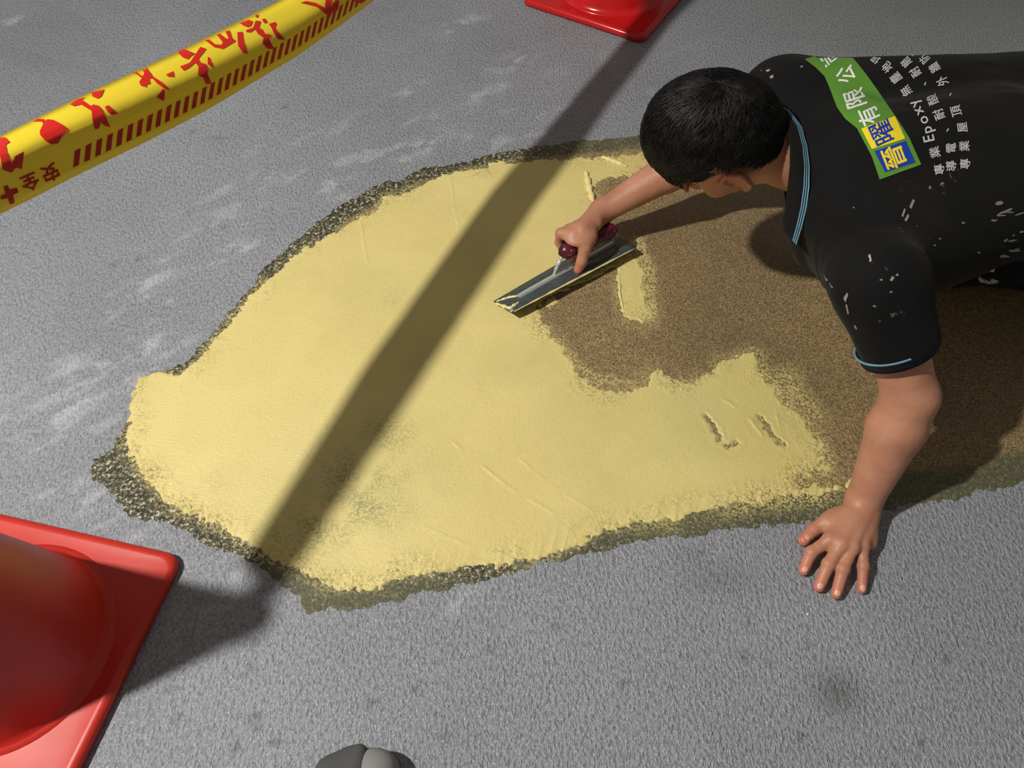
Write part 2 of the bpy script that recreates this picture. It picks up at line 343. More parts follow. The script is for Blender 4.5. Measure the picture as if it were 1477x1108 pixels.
# wet paste rolls pushed up at the working edge
def paste(name, pts, rad, parent, mat=MAT_PASTE, seg=10):
    bm = bmesh.new(); rings = []
    pts = [Vector(p) for p in pts]
    P = []
    for i in range(len(pts)-1):
        for k in range(8): P.append(pts[i].lerp(pts[i+1], k/8))
    P.append(pts[-1])
    for i, p in enumerate(P):
        t = (P[min(i+1, len(P)-1)]-P[max(i-1, 0)]).normalized(); s = t.cross(Vector((0, 0, 1))).normalized(); u = s.cross(t)
        f = math.sin(math.pi*(i+.6)/(len(P)+.2))**.5; r = rad*f*(1+.25*math.sin(i*1.7)+.15*random.uniform(-1, 1))
        rings.append([bm.verts.new(p+s*math.cos(q*2*math.pi/seg)*r+u*math.sin(q*2*math.pi/seg)*r*.8) for q in range(seg)])
    for a, b in zip(rings, rings[1:]):
        for q in range(seg): bm.faces.new((a[q], a[(q+1) % seg], b[(q+1) % seg], b[q]))
    bm.faces.new(rings[0]); bm.faces.new(rings[-1][::-1]); return from_bm(name, bm, mat, parent)
paste('paste_ridge', [at(845, 246, .004), at(850, 270, .005), at(857, 296, .004)], .007, patch)
paste('paste_ridge', [at(868, 226, .003), at(885, 232, .004), at(905, 240, .003)], .006, patch)
paste('paste_ridge', [at(893, 395, .002), at(894, 425, .003), at(900, 452, .002)], .003, patch)

# ---------------------------------------------------------------- SDF modelling (bodies, clothing, shoe)
class Field:
    def __init__(s, lo, hi, h):
        s.lo = np.array(lo, float); s.h = h; n = (np.ceil((np.array(hi)-s.lo)/h)+1).astype(int)
        s.ax = [s.lo[i]+h*np.arange(n[i]) for i in range(3)]; s.f = np.full(n, 1.0, np.float32)
    def box(s, lo, hi):
        sl = []
        for i in range(3):
            a = int(max(0, np.floor((lo[i]-s.lo[i])/s.h))); b = int(min(s.f.shape[i], np.ceil((hi[i]-s.lo[i])/s.h)+1)); sl.append(slice(a, max(a, b)))
        X, Y, Z = np.meshgrid(s.ax[0][sl[0]], s.ax[1][sl[1]], s.ax[2][sl[2]], indexing='ij', sparse=True); return tuple(sl), X, Y, Z
    def put(s, sl, d, k):
        a = s.f[sl]
        if k > 0:
            hh = np.clip(.5+.5*(a-d)/k, 0, 1); s.f[sl] = a*(1-hh)+d*hh-k*hh*(1-hh)
        else: s.f[sl] = np.minimum(a, d)
    def cone(s, a, b, r1, r2=None, k=.01, cut=None, sub=False, flat=None):
        a = np.array(a, float); b = np.array(b, float); r2 = r1 if r2 is None else r2; R = max(r1, r2)+k+.006
        sl, X, Y, Z = s.box(np.minimum(a, b)-R, np.maximum(a, b)+R)
        e = b-a; L = e@e+1e-12
        t = np.clip(((X-a[0])*e[0]+(Y-a[1])*e[1]+(Z-a[2])*e[2])/L, 0, 1)
        d = np.sqrt((X-a[0]-t*e[0])**2+(Y-a[1]-t*e[1])**2+(Z-a[2]-t*e[2])**2)-(r1+(r2-r1)*t)
        if cut is not None:
            p, n = cut; n = np.array(n)/np.linalg.norm(n); d = np.maximum(d, (X-p[0])*n[0]+(Y-p[1])*n[1]+(Z-p[2])*n[2])
        if sub: s.f[sl] = np.maximum(s.f[sl], -d)
        else: s.put(sl, d, k)
    def ell(s, c, r, axes=None, k=.01, sub=False):
        c = np.array(c, float); r = np.array(r, float); R = max(r)+k+.006
        A = np.eye(3) if axes is None else np.array(axes, float)
        sl, X, Y, Z = s.box(c-R, c+R); X, Y, Z = X-c[0], Y-c[1], Z-c[2]
        q = [X*A[i][0]+Y*A[i][1]+Z*A[i][2] for i in range(3)]
        k0 = np.sqrt(sum((q[i]/r[i])**2 for i in range(3))); k1 = np.sqrt(sum((q[i]/r[i]**2)**2 for i in range(3)))+1e-9
        d = k0*(k0-1)/k1
        if sub:
            a = s.f[sl]; hh = np.clip(.5-.5*(a+d)/max(k, 1e-5), 0, 1); s.f[sl] = a*(1-hh)-d*hh+k*hh*(1-hh)
        else: s.put(sl, d, k)
    def floorcut(s, z): s.f[:] = np.maximum(s.f, (z-s.ax[2])[None, None, :])
    def mesh(s, name):
        f = s.f; neg = f < 0; nx, ny, nz = f.shape
        c = np.zeros((nx-1, ny-1, nz-1), np.int8)
        for dx in (0, 1):
            for dy in (0, 1):
                for dz in (0, 1): c += neg[dx:nx-1+dx, dy:ny-1+dy, dz:nz-1+dz]
        act = np.argwhere((c > 0) & (c < 8)); ids = np.full(c.shape, -1, np.int32); ids[tuple(act.T)] = np.arange(len(act))
        acc = np.zeros((len(act), 3)); cnt = np.zeros(len(act))
        corners = [(x, y, z) for x in (0, 1) for y in (0, 1) for z in (0, 1)]
        for i in range(8):
            for j in range(i+1, 8):
                a, b = corners[i], corners[j]
                if sum(abs(a[q]-b[q]) for q in range(3)) != 1: continue
                fa = f[act[:, 0]+a[0], act[:, 1]+a[1], act[:, 2]+a[2]].astype(float); fb = f[act[:, 0]+b[0], act[:, 1]+b[1], act[:, 2]+b[2]].astype(float)
                m_ = (fa < 0) != (fb < 0); t = np.where(m_, fa/np.where(m_, fa-fb, 1), 0)
                P_ = np.array(a)+t[:, None]*(np.array(b)-np.array(a)); acc += P_*m_[:, None]; cnt += m_
        V = s.lo+(act+acc/cnt[:, None])*s.h
        Q = []
        for ax_ in range(3):
            o = [q for q in range(3) if q != ax_]; sh = [nx, ny, nz]; sh[ax_] -= 1
            A = [slice(1, n-1) for n in f.shape]; B = list(A); A[ax_] = slice(0, f.shape[ax_]-1); B[ax_] = slice(1, f.shape[ax_])
            na, nb_ = neg[tuple(A)], neg[tuple(B)]; e = np.argwhere(na != nb_); off = np.array([1, 1, 1]); off[ax_] = 0; g = e+off
            flip = na[tuple(e.T)]
            def cid(d1, d2):
                q = g.copy(); q[:, o[0]] += d1; q[:, o[1]] += d2; return ids[tuple(q.T)]
            q4 = np.stack([cid(-1, -1), cid(0, -1), cid(0, 0), cid(-1, 0)], 1)
            if ax_ == 1: flip = ~flip
            q4[~flip] = q4[~flip][:, ::-1]; Q.append(q4)
        Q = np.concatenate(Q); Q = Q[(Q >= 0).all(1)]
        return V, Q
def relax(V, Q, it=2, lam=.5):
    for _ in range(it):
        acc = np.zeros_like(V); c = np.zeros(len(V))
        for i in range(4):
            np.add.at(acc, Q[:, i], V[Q[:, (i+1) % 4]]+V[Q[:, i-1]]); np.add.at(c, Q[:, i], 2)
        V = V+(acc/c[:, None]-V)*lam
    return V
def A3(*p): return np.array(at(*p)[:])
def frame(f, u):
    f = np.array(f)/np.linalg.norm(f); u = np.array(u)-f*np.dot(u, f); u /= np.linalg.norm(u); return f, u, np.cross(u, f)

# ---------------------------------------------------------------- PERSON
person = empty('person', (0.62, 1.05, 0))
tag(person, 'person crouching on all fours in a black polo shirt, spreading epoxy with a trowel', 'person')
HC = np.array([.336, 1.044, .372])               # head centre
hf, hu, hl = frame((-.30, .20, -.93), (-.93, -.02, .30))   # face direction, crown direction, left ear side
if hl[1] > 0: hl = -hl
def H(f, u, l): return HC+hf*f+hu*u+hl*l
S_L = A3(1272, 405, .37); E_L = A3(1313, 572, .215); W_L = A3(1246, 722, .036)
S_R = A3(1128, 140, .35); E_R = A3(1003, 226, .17); W_R = A3(868, 305, .088)
NECK = np.array([.50, 1.01, .355])
B = Field((.05, .28, -.01), (1.30, 1.42, .56), .0026)
# torso and pelvis (under the clothes), neck
B.cone((.58, .88, .31), (.95, 1.02, .27), .06, .06, .03); B.cone((.58, 1.10, .31), (.95, 1.14, .27), .06, .06, .03)
B.cone((.56, 1.0, .32), (.98, 1.08, .27), .065, .06, .03)
B.cone(NECK+np.array([.05, 0, -.035]), H(-.02, -.05, 0), .048, .054, .02)
# arms
for S_, E_, W_, rs in ((S_L, E_L, W_L, 1.0), (S_R, E_R, W_R, .88)):
    B.cone(S_+np.array([.05, (.1 if S_[1] < 1 else -.1), -.02]), S_, .05, .044, .02)
    B.cone(S_, E_, .043*rs, .039*rs, .015)
    d = (W_-E_); mid = E_+d*.28; B.cone(E_, mid, .039*rs, .043*rs, .015); B.cone(mid, W_, .043*rs, .0275*rs, .012)
# head
ax = (hf, hu, hl)
B.ell(H(-.012, .015, 0), (.092, .098, .073), ax, .02)
B.ell(H(.035, -.045, 0), (.055, .062, .055), ax, .02)     # jaw and face
B.ell(H(.062, -.095, 0), (.022, .018, .024), ax, .015)    # chin
B.cone(H(.085, -.012, 0), H(.103, -.038, 0), .007, .012, .008)  # nose
B.ell(H(.094, -.043, .010), (.008, .007, .007), ax, .004); B.ell(H(.094, -.043, -.010), (.008, .007, .007), ax, .004)
for s_ in (-1, 1):
    B.ell(H(.088, -.004, s_*.030), (.014, .011, .014), ax, .006, sub=True)
    B.ell(H(.078, -.006, s_*.030), (.0115, .0115, .0115), ax, .002)
    B.cone(H(.084, .010, s_*.014), H(.078, .012, s_*.048), .006, .005, .006)
    B.ell(H(.058, -.035, s_*.045), (.02, .018, .014), ax, .015)
    # ear
    ec = lambda f, u: H(.002+f*1.1, -.036+u*1.05, s_*.077)
    B.ell(ec(.001, -.020), (.010, .009, .005), ax, .004)
    B.cone(ec(-.006, -.02), ec(-.018, .006), .0045, .0042, .004); B.cone(ec(-.018, .006), ec(-.012, .026), .0042, .0042, .004)
    B.cone(ec(-.012, .026), ec(.006, .026), .0042, .0042, .004); B.cone(ec(.006, .026), ec(.008, .006), .0042, .004, .004)
    B.ell(ec(-.003, .004)-hl*s_*.006, (.017, .027, .005), ax, .004)
B.cone(H(.098, -.063, -.020), H(.098, -.063, .020), .0055, .0055, .004); B.cone(H(.096, -.074, -.016), H(.096, -.074, .016), .0065, .0065, .004)
# planted left hand
def P3(L): return [A3(*p) for p in L]
tm = [P3([(1213,742,.030),(1192,752,.026),(1174,764,.016),(1159,780,.012)]),
      P3([(1225,745,.034),(1197,779,.034),(1170,797,.024),(1159,823,.011)]),
      P3([(1238,745,.036),(1213,786,.038),(1195,814,.028),(1181,847,.011)]),
      P3([(1248,746,.035),(1229,789,.036),(1216,821,.028),(1206,857,.011)]),
      P3([(1258,745,.030),(1244,788,.030),(1245,817,.023),(1243,850,.010)])]
rr = [(.0135, .0115, .0108, .0095), (.014, .0108, .0098, .0085), (.014, .0112, .0102, .0088), (.0135, .0106, .0098, .0085), (.0125, .0096, .0088, .0075)]
B.cone(W_L, P3([(1232,748,.030)])[0], .0265, .024, .012)
for q, (ch, r) in enumerate(zip(tm, rr)):
    B.cone(ch[0], ch[1], r[0], r[1], .010)
    B.cone(ch[1], ch[2], r[1], r[2]*.97, .0035); B.cone(ch[2], ch[3], r[2]*.98, r[3], .0035)
    B.ell(ch[2], (r[2]*1.08,)*3, None, .003)
    if q: B.ell(ch[1]+np.array([0, 0, .001]), (r[1]*1.12,)*3, None, .006)
    if q: B.cone(ch[0]+np.array([0, 0, .008]), ch[1]+np.array([0, 0, .006]), .005, .0055, .006)   # tendons
B.ell(P3([(1205,757,.022)])[0], (.021, .026, .015), None, .012)     # thumb pad
B.ell(P3([(1250,765,.020)])[0], (.016, .034, .015), None, .012)     # outer pad
B.ell(W_L+np.array([.018, .002, .006]), (.010,)*3, None, .008)      # wrist bone
tipsL = [c[-1] for c in tm]
# right hand round the trowel handle
GA, GB = A3(812, 364, .066), A3(884, 331, .066); gd = (GB-GA)/np.linalg.norm(GB-GA); gs = np.array([gd[1], -gd[0], 0]) # gs: towards the camera
if gs[1] > 0: gs = -gs
gu = np.array([0, 0, 1.])
def G(t, s, u): return GA+gd*t+gs*s+gu*u
B.cone(W_R, G(.048, -.006, .030), .0255, .021, .012)
B.ell(G(.040, -.002, .026), (.034, .030, .013), (gd, gs, gu), .012)
for i, t in enumerate((.012, .032, .051, .069)):
    r = (.0105, .011, .0105, .0095)[i]
    k0 = G(t+.014, -.006, .030); k1 = G(t, -.028, .022); k2 = G(t, -.031, -.004); k3 = G(t+.001, -.012, -.019); k4 = G(t+.002, .008, -.017)
    B.cone(k0, k1, r*1.15, r*1.08, .008); B.cone(k1, k2, r*1.0, r*.93, .003); B.cone(k2, k3, r*.92, r*.86, .003); B.cone(k3, k4, r*.86, r*.78, .003)
    B.ell(k1, (r*1.13,)*3, None, .003)
th0, th1, th2, th3 = G(.055, .010, .024), G(.036, .024, .014), G(.026, .031, -.012), G(.018, .032, -.032)
B.cone(th0, th1, .0165, .0132, .008); B.cone(th1, th2, .0128, .0112, .004); B.cone(th2, th3, .0112, .0092, .004)
B.floorcut(.0012)
V, Q = B.mesh('body'); V = relax(V, Q, 1, .4)
me = mesh_np('body', V, Q)
fl = np.zeros(len(V))
for p in tipsL+[th3, H(-.012, -.012, .08)]: fl = np.maximum(fl, np.exp(-((V-p)**2).sum(1)/.022**2))
for c in tm: fl = np.maximum(fl, .5*np.exp(-((V-c[2])**2).sum(1)/.008**2))
attr(me, 'flush', fl)
body = tag(link('body', me, MAT_SKIN, person), 'tanned bare arms, hands, neck and face')
BV = BVHTree.FromObject(body, bpy.context.evaluated_depsgraph_get()) if False else None
def bvh_of(V, Q): return BVHTree.FromPolygons([Vector(v) for v in V], [tuple(int(i) for i in q) for q in Q])
# fingernails on the planted hand
def disc_patch(name, c, xdir, n, rx, ry, lift, mat, parent):
    x = Vector(xdir).normalized(); n = Vector(n).normalized(); x = (x-n*x.dot(n)).normalized(); y = n.cross(x); bm = bmesh.new(); R = []
    ctr = bm.verts.new(Vector(c)+n*lift)
    for k, q in ((.6, .9), (1, .55), (1.0, -.6)):
        R.append([bm.verts.new(Vector(c)+x*math.cos(a*math.tau/14)*rx*k+y*math.sin(a*math.tau/14)*ry*k+n*(lift*q-abs(math.sin(a*math.tau/14))**2*ry*.30*k)) for a in range(14)])
    for a in range(14):
        bm.faces.new((ctr, R[0][a], R[0][(a+1) % 14]))
        for p, q in zip(R, R[1:]): bm.faces.new((p[a], q[a], q[(a+1) % 14], p[(a+1) % 14]))
    return from_bm(name, bm, mat, parent)
handbvh = None
selm = (V[:, 1] < .62) & (V[:, 2] < .08)
idm = np.cumsum(selm)-1; Qh = Q[selm[Q].all(1)]
handbvh = bvh_of(V[selm], idm[Qh])
for q, (ch, r) in enumerate(zip(tm, rr)):
    d = ch[3]-ch[2]; d /= np.linalg.norm(d); c = ch[3]-d*.001
    side = np.array([-d[1], d[0], 0])
    up = np.array([0, 0, 1.])+(np.array([.5, .1, 0]) if q == 0 else d*.25)
    hit = handbvh.ray_cast(Vector(c+up*.05), Vector(-up))
    if hit[0] is None: continue
    disc_patch('fingernail', hit[0], d, (Vector(up).normalized()+hit[1])*.5, .0058, r[3]*.62, .0007, MAT_NAIL, body)

# ---------------------------------------------------------------- clothes
T = Field((.38, .52, .03), (1.62, 1.48, .56), .0042)
cuffL = S_L+(E_L-S_L)*.57
nL = (E_L-S_L)/np.linalg.norm(E_L-S_L)+np.array([.11, 0, .0]); nL /= np.linalg.norm(nL)
T.cone((.575, .845, .325), (.82, .985, .300), .098, .100, .05)
T.cone((.497, 1.168, .333), (.90, 1.18, .31), .095, .108, .05)
T.cone((.545, 1.0, .372), (.80, 1.05, .34), .066, .095, .06); T.cone((.50, 1.03, .345), (.545, 1.02, .36), .055, .07, .03)
T.cone((.52, .90, .35), (.545, 1.08, .355), .062, .066, .03)
T.cone((.57, .99, .335), (1.22, 1.09, .30), .104, .112, .05)
T.cone((.90, 1.165, .305), (1.20, 1.185, .30), .108, .108, .03); T.cone((.82, .985, .30), (1.20, 1.02, .29), .10, .108, .03)
T.cone((.53, .92, .26), (.60, 1.08, .25), .06, .065, .04)           # chest front
T.cone(S_L+np.array([.03, .11, -.03]), S_L+np.array([-.006, 0, 0]), .084, .064, .03)
eL = cuffL+nL*.045
T.cone(S_L+np.array([-.008, 0, 0]), eL, .066, .0525, .025, cut=(cuffL, nL))
cuffR = S_R+(E_R-S_R)*.55; nR = (E_R-S_R)/np.linalg.norm(E_R-S_R)
T.cone(S_R+np.array([.03, -.06, -.02]), S_R, .075, .062, .03); T.cone(S_R, cuffR+nR*.03, .060, .05, .02, cut=(cuffR, nR))
# folds in the cloth
def fold(a, b, r, k=.02, off=0): T.cone(a, b, r, r*.6, k)
fold((.60, .80, .375), (.66, .93, .405), .008); fold((.545, .77, .372), (.60, .69, .30), .010); 
fold((.66, .86, .385), (.80, .93, .39), .009); fold((.575, .67, .33), (.60, .70, .25), .009)
# hollow neck and cuff openings
T.cone((.435, 1.01, .335), (.36, 1.01, .35), .062, .075, sub=True)
T.cone(cuffL-nL*.012, cuffL+nL*.1, .0475, .045, sub=True); T.cone(cuffR-nR*.012, cuffR+nR*.1, .045, .045, sub=True)
Vs, Qs = T.mesh('shirt'); Vs = relax(Vs, Qs, 8, .5)
# gentle cloth waviness
nrm = None
me = mesh_np('shirt', Vs, Qs)
no = np.zeros(len(me.vertices)*3, np.float32); me.vertices.foreach_get('normal', no); no = no.reshape(-1, 3)
co = np.zeros(len(me.vertices)*3, np.float32); me.vertices.foreach_get('co', co); co = co.reshape(-1, 3)
disp = fbm(co[:, 0]*.8+co[:, 2]*.5, co[:, 1]*2.2-co[:, 2], .16, 3)*.007
co2 = co+no*disp[:, None]; me.vertices.foreach_set('co', co2.ravel()); me.update(); Vs = co2
def blob(Vx, pts, r):
    a = np.zeros(len(Vx))
    for p in pts: a = np.maximum(a, np.exp(-((Vx-np.array(p))**2).sum(1)/r**2))
    return a
shirt = tag(link('shirt', me, MAT_SHIRT, person), 'black polo shirt flecked with paint, printed on the back')
SB = bvh_of(Vs, Qs)
camv = Vector((0, 0, CAM_H))
def hit(px, py, bv=None):
    d = ray(px, py).normalized(); h = (bv or SB).ray_cast(camv, d); return h
pp = []
for (px, py) in [(1308,300),(1302,315),(1285,405),(1280,420),(1225,425),(1230,440),(1105,110),(1340,250),(1075,115),(1270,505),(1250,380)]:
    h = hit(px, py)
    if h[0]: pp.append(h[0][:])
attr(me, 'paint', np.clip(blob(Vs, pp, .03), 0, 1) if pp else np.zeros(len(Vs)))

def polymap(polys, bv, lift, name, mat, parent, step=5.0, thick=0.0):
    """print on a curved surface: outlines measured on the photograph are laid onto the cloth or film they belong to"""
    bm = bmesh.new()
    for poly in polys:
        P2 = []
        for i, a in enumerate(poly):
            b = poly[(i+1) % len(poly)]; L = math.hypot(b[0]-a[0], b[1]-a[1]); n = max(1, int(L/step))
            for k in range(n): P2.append((a[0]+(b[0]-a[0])*k/n, a[1]+(b[1]-a[1])*k/n))
        nb_ = len(P2); x0 = min(p[0] for p in P2); x1 = max(p[0] for p in P2); y0 = min(p[1] for p in P2); y1 = max(p[1] for p in P2)
        inn = []
        if (x1-x0) > step*2 and (y1-y0) > step*2:
            gx = np.arange(x0+step*.5, x1, step); gy = np.arange(y0+step*.5, y1, step); GX, GY = np.meshgrid(gx, gy)
            d = sdpoly(np.array(poly, float), GX, GY); inn = [(float(a), float(b)) for a, b in zip(GX[d < -step*.4], GY[d < -step*.4])]
        res = geometry.delaunay_2d_cdt([Vector(p) for p in P2+inn], [(i, (i+1) % nb_) for i in range(nb_)], [], 1, 1e-5)
        vs = []
        for p in res[0]:
            h = hit(p.x, p.y, bv)
            if h[0] is None: vs.append(None); continue
            n = h[1] if h[1].dot(camv-h[0]) > 0 else -h[1]
            vs.append(bm.verts.new(h[0]+n*lift))
        for f in res[2]:
            if all(vs[i] is not None for i in f):
                q = [vs[i] for i in f]
                if max((q[i].co-q[i-1].co).length for i in range(len(q))) < .05:
                    try: bm.faces.new(q)
                    except ValueError: pass
    return from_bm(name, bm, mat, parent)
def glyph_mesh(ch):
    c = bpy.data.curves.new('glyph', 'FONT'); c.body = ch; c.size = 1; c.resolution_u = 3; c.align_x = 'CENTER'
    o = bpy.data.objects.new('glyph', c); COL.objects.link(o); dg = bpy.context.evaluated_depsgraph_get(); dg.update()
    e = o.evaluated_get(dg); me = e.to_mesh(); vs = [v.co.copy() for v in me.vertices]; fs = [tuple(p.vertices) for p in me.polygons]; e.to_mesh_clear()
    bpy.data.objects.remove(o); bpy.data.curves.remove(c); return vs, fs
def stamp(bm, ch, cx, cy, tx, ty, w, h, bv, lift, bold=0, slant=None):
    """one printed character: (cx,cy) its middle, (tx,ty) its reading direction as seen, w/h its size"""
    vs, fs = glyph_mesh(ch)
    if not vs: return
    xs = [v.x for v in vs]; ys_ = [v.y for v in vs]; mx, my = (min(xs)+max(xs))/2, (min(ys_)+max(ys_))/2
    if ch in '、': my += .15
    if ch in 'Epoxy': my = .24
    L = math.hypot(tx, ty); tx, ty = tx/L, ty/L; ux, uy = (ty, -tx) if slant is None else slant
    for ox, oy in ([(0, 0)] if not bold else [(-bold, 0), (bold, 0), (0, bold), (0, -bold)]):
        nv = []
        for v in vs:
            a, b = (v.x-mx)*w+ox, (v.y-my)*h+oy
            q = hit(cx+tx*a+ux*b, cy+ty*a+uy*b, bv)
            if q[0] is None: nv.append(None); continue
            n = q[1] if q[1].dot(camv-q[0]) > 0 else -q[1]; nv.append(bm.verts.new(q[0]+n*(lift+(.00005*(ox+2*oy)))))
        for f in fs:
            if all(nv[i] is not None for i in f):
                q = [nv[i] for i in f]
                if max((q[i].co-q[i-1].co).length for i in range(len(q))) < .08:
                    try: bm.faces.new(q)
                    except ValueError: pass
Lft = [(1268.6,260),(1257,226),(1245,203),(1236,186),(1219,172),(1207.5,156),(1198,132),(1189,111),(1176,98),(1160.5,86.5)]
Rgt = [(1328,238),(1311,200),(1301,184),(1290,167.5),(1278,150),(1266,132),(1251,111),(1236,92),(1225,79),(1212,71)]
def samp(Pl, t):
    t = t*(len(Pl)-1); i = min(int(t), len(Pl)-2); f = t-i; return (Pl[i][0]+(Pl[i+1][0]-Pl[i][0])*f, Pl[i][1]+(Pl[i+1][1]-Pl[i][1])*f)
def pd(s, t):
    a, b = samp(Lft, s), samp(Rgt, s); return (b[0]+(a[0]-b[0])*t, b[1]+(a[1]-b[1])*t)
patch_p = polymap([Lft+Rgt[::-1]], SB, .0014, 'logo_patch', MAT_GREEN, shirt, 3)
tag(patch_p, 'green printed panel with company lettering')
polymap([[(1260.5,219),(1305.5,204),(1319.5,235),(1276,250)]], SB, .0020, 'blue_panel', MAT_BP, shirt, 3)
polymap([[(1242,187),(1290,169),(1304.5,201),(1257,216)]], SB, .0020, 'yellow_panel', MAT_YP, shirt, 3)
def printed(name, mat, items, lift, bold=0):
    for ch, x, y, tx, ty, w, h in items:
        bm = bmesh.new(); stamp(bm, ch, x, y, tx, ty, w, h, SB, lift, bold); from_bm(name, bm, mat, shirt, False)
printed('panel_character', MAT_YP, [('晉', 1288.5, 228, -6, -15.5, 36, 35)], .0027, .55)
printed('panel_character', MAT_BP, [('曜', 1271.5, 192.5, -6.5, -14.5, 35, 36)], .0027, .45)
printed('patch_lettering', MAT_WP, [('有', 1252, 169, -8, -18, 27, 33), ('限', 1232.5, 143, -6, -18, 29, 33), ('公', 1219, 109, -7, -16, 24, 30), ('司', 1196, 86, -9, -13, 19, 27)], .0022, .45)
l1 = [('專', 1354, 245, -3, -16, 16, 16), ('業', 1347.5, 220.5, -4, -16, 17, 16), ('E', 1341, 200, -3.6, -16, 22, 23), ('p', 1338, 188, -4.5, -14, 22, 22), ('o', 1332.5, 174, -7, -13, 22, 22), ('x', 1325, 161, -7, -11, 22, 22), ('y', 1319, 150.5, -8, -10, 22, 22), ('無', 1306.5, 132.5, -9, -13, 15, 17), ('塵', 1291.5, 113.5, -9, -11, 14, 18), ('地', 1279, 98, -9, -9, 13, 17), ('坪', 1263, 85.5, -10, -8, 12, 16), ('施', 1248.5, 74, -10, -6, 10, 16)]
l2 = [('導', 1371, 240, -1, -16, 16, 16), ('電', 1371, 214, -1, -16, 15, 16), ('、', 1364, 189, -3, -14, 15, 15), ('耐', 1353.5, 166, -6, -15, 16, 17), ('酸', 1344.5, 145, -6, -14, 15, 17), ('、', 1332, 123, -7, -12, 14, 15), ('耐', 1319.5, 105, -8, -12, 14, 17), ('磨', 1306.5, 91, -9, -9, 12, 17), ('、', 1289.5, 81, -9, -7, 12, 14)]
l3 = [('專', 1391, 237, 0, -16, 16, 16), ('業', 1390, 211.5, -1, -16, 16, 16), ('屋', 1387.5, 184.5, -2, -16, 15, 16), ('頂', 1378.5, 161, -4, -15, 16, 17), ('、', 1368.5, 138.5, -5, -13, 14, 15), ('外', 1358.5, 118, -6, -13, 14, 18), ('牆', 1347, 98.5, -7, -11, 13, 17), ('防', 1332.5, 86, -9, -9, 12, 16), ('水', 1315, 77, -9, -7, 10, 16)]
for l_ in (l1, l2, l3): printed('back_lettering', MAT_GREY, l_, .0014, .14)

# paint flecks: flat dabs on the cloth
dabs = [[(1311,299),(1316,288),(1319,290),(1314,302)], [(1304,318),(1309,309),(1311,312),(1307,320)], [(1300,312),(1304,301),(1306,303),(1302,314)], [(1339,271),(1341,268),(1343,272),(1340,274)], [(1110,111),(1115,108),(1116,112),(1112,114)], [(1153,97),(1157,95),(1158,98)], [(1283,404),(1287,398),(1290,401),(1286,406)], [(1291,398),(1294,394),(1296,398)], [(1217,430),(1222,422),(1224,425),(1220,436)], [(1268,404),(1272,402),(1273,405)], [(1220,440),(1222,438),(1225,452),(1223,453)], [(1232,470),(1234,468),(1237,474),(1235,475)], [(1282,422),(1286,419),(1287,422)], [(1230,300),(1232,299),(1233,301)], [(1345,355),(1348,352),(1350,355)], [(1352,345),(1356,343),(1357,346)], [(1188,395),(1191,400),(1195,404),(1193,406)], [(1197,407),(1200,412),(1203,415),(1200,415)]]
for k_ in range(15):
    x_, y_ = random.uniform(1385, 1476), random.gauss(345, 14); x_, y_ = (x_, y_) if k_ > 9 else (random.uniform(1440, 1476), random.uniform(292, 360))
    w_, h_ = random.uniform(2, 8)*(1.6 if x_ > 1440 else .8), random.uniform(1, 3); t_ = random.uniform(-.5, .1)
    dabs.append([(x_+math.cos(a_)*w_*q_*math.cos(t_)-math.sin(a_)*h_*q_*math.sin(t_), y_+math.cos(a_)*w_*q_*math.sin(t_)+math.sin(a_)*h_*q_*math.cos(t_)) for a_, q_ in [(i_*math.tau/9, random.uniform(.5, 1.1)) for i_ in range(9)]])
polymap(dabs, SB, .0009, 'paint_fleck', simple('dried_paint', (138, 138, 134), .8).m, shirt, 4)['kind'] = 'stuff'

# hem band and piping of the near sleeve
def band(name, c, n, r0, r1, z0, z1, mat, parent, e=(0, 0, 1), seg=48, th=.0025, ell=1.0):
    n = Vector(n).normalized(); x = n.cross(Vector(e)).normalized(); y = n.cross(x); bm = bmesh.new(); R = []
    for (z, r) in ((z0, r0), (z1, r1), (z1, r1-th), (z0, r0-th)):
        R.append([bm.verts.new(Vector(c)+n*z+(x*math.cos(k*math.tau/seg)+y*math.sin(k*math.tau/seg)*ell)*r) for k in range(seg)])
    for i in range(4):
        a, b = R[i], R[(i+1) % 4]
        for k in range(seg): bm.faces.new((a[k], a[(k+1) % seg], b[(k+1) % seg], b[k]))
    return from_bm(name, bm, mat, parent)
rc = .0568
band('sleeve_cuff', cuffL, nL, rc+.002, rc-.001, -.012, .006, MAT_CUFF, shirt)
tag(band('cuff_piping', cuffL, nL, rc+.0035, rc+.0032, -.0135, -.0098, MAT_BLUE, shirt), 'light blue line round the sleeve hem')
band('sleeve_cuff', cuffR, nR, .0525, .0515, -.012, .006, MAT_CUFF, shirt)

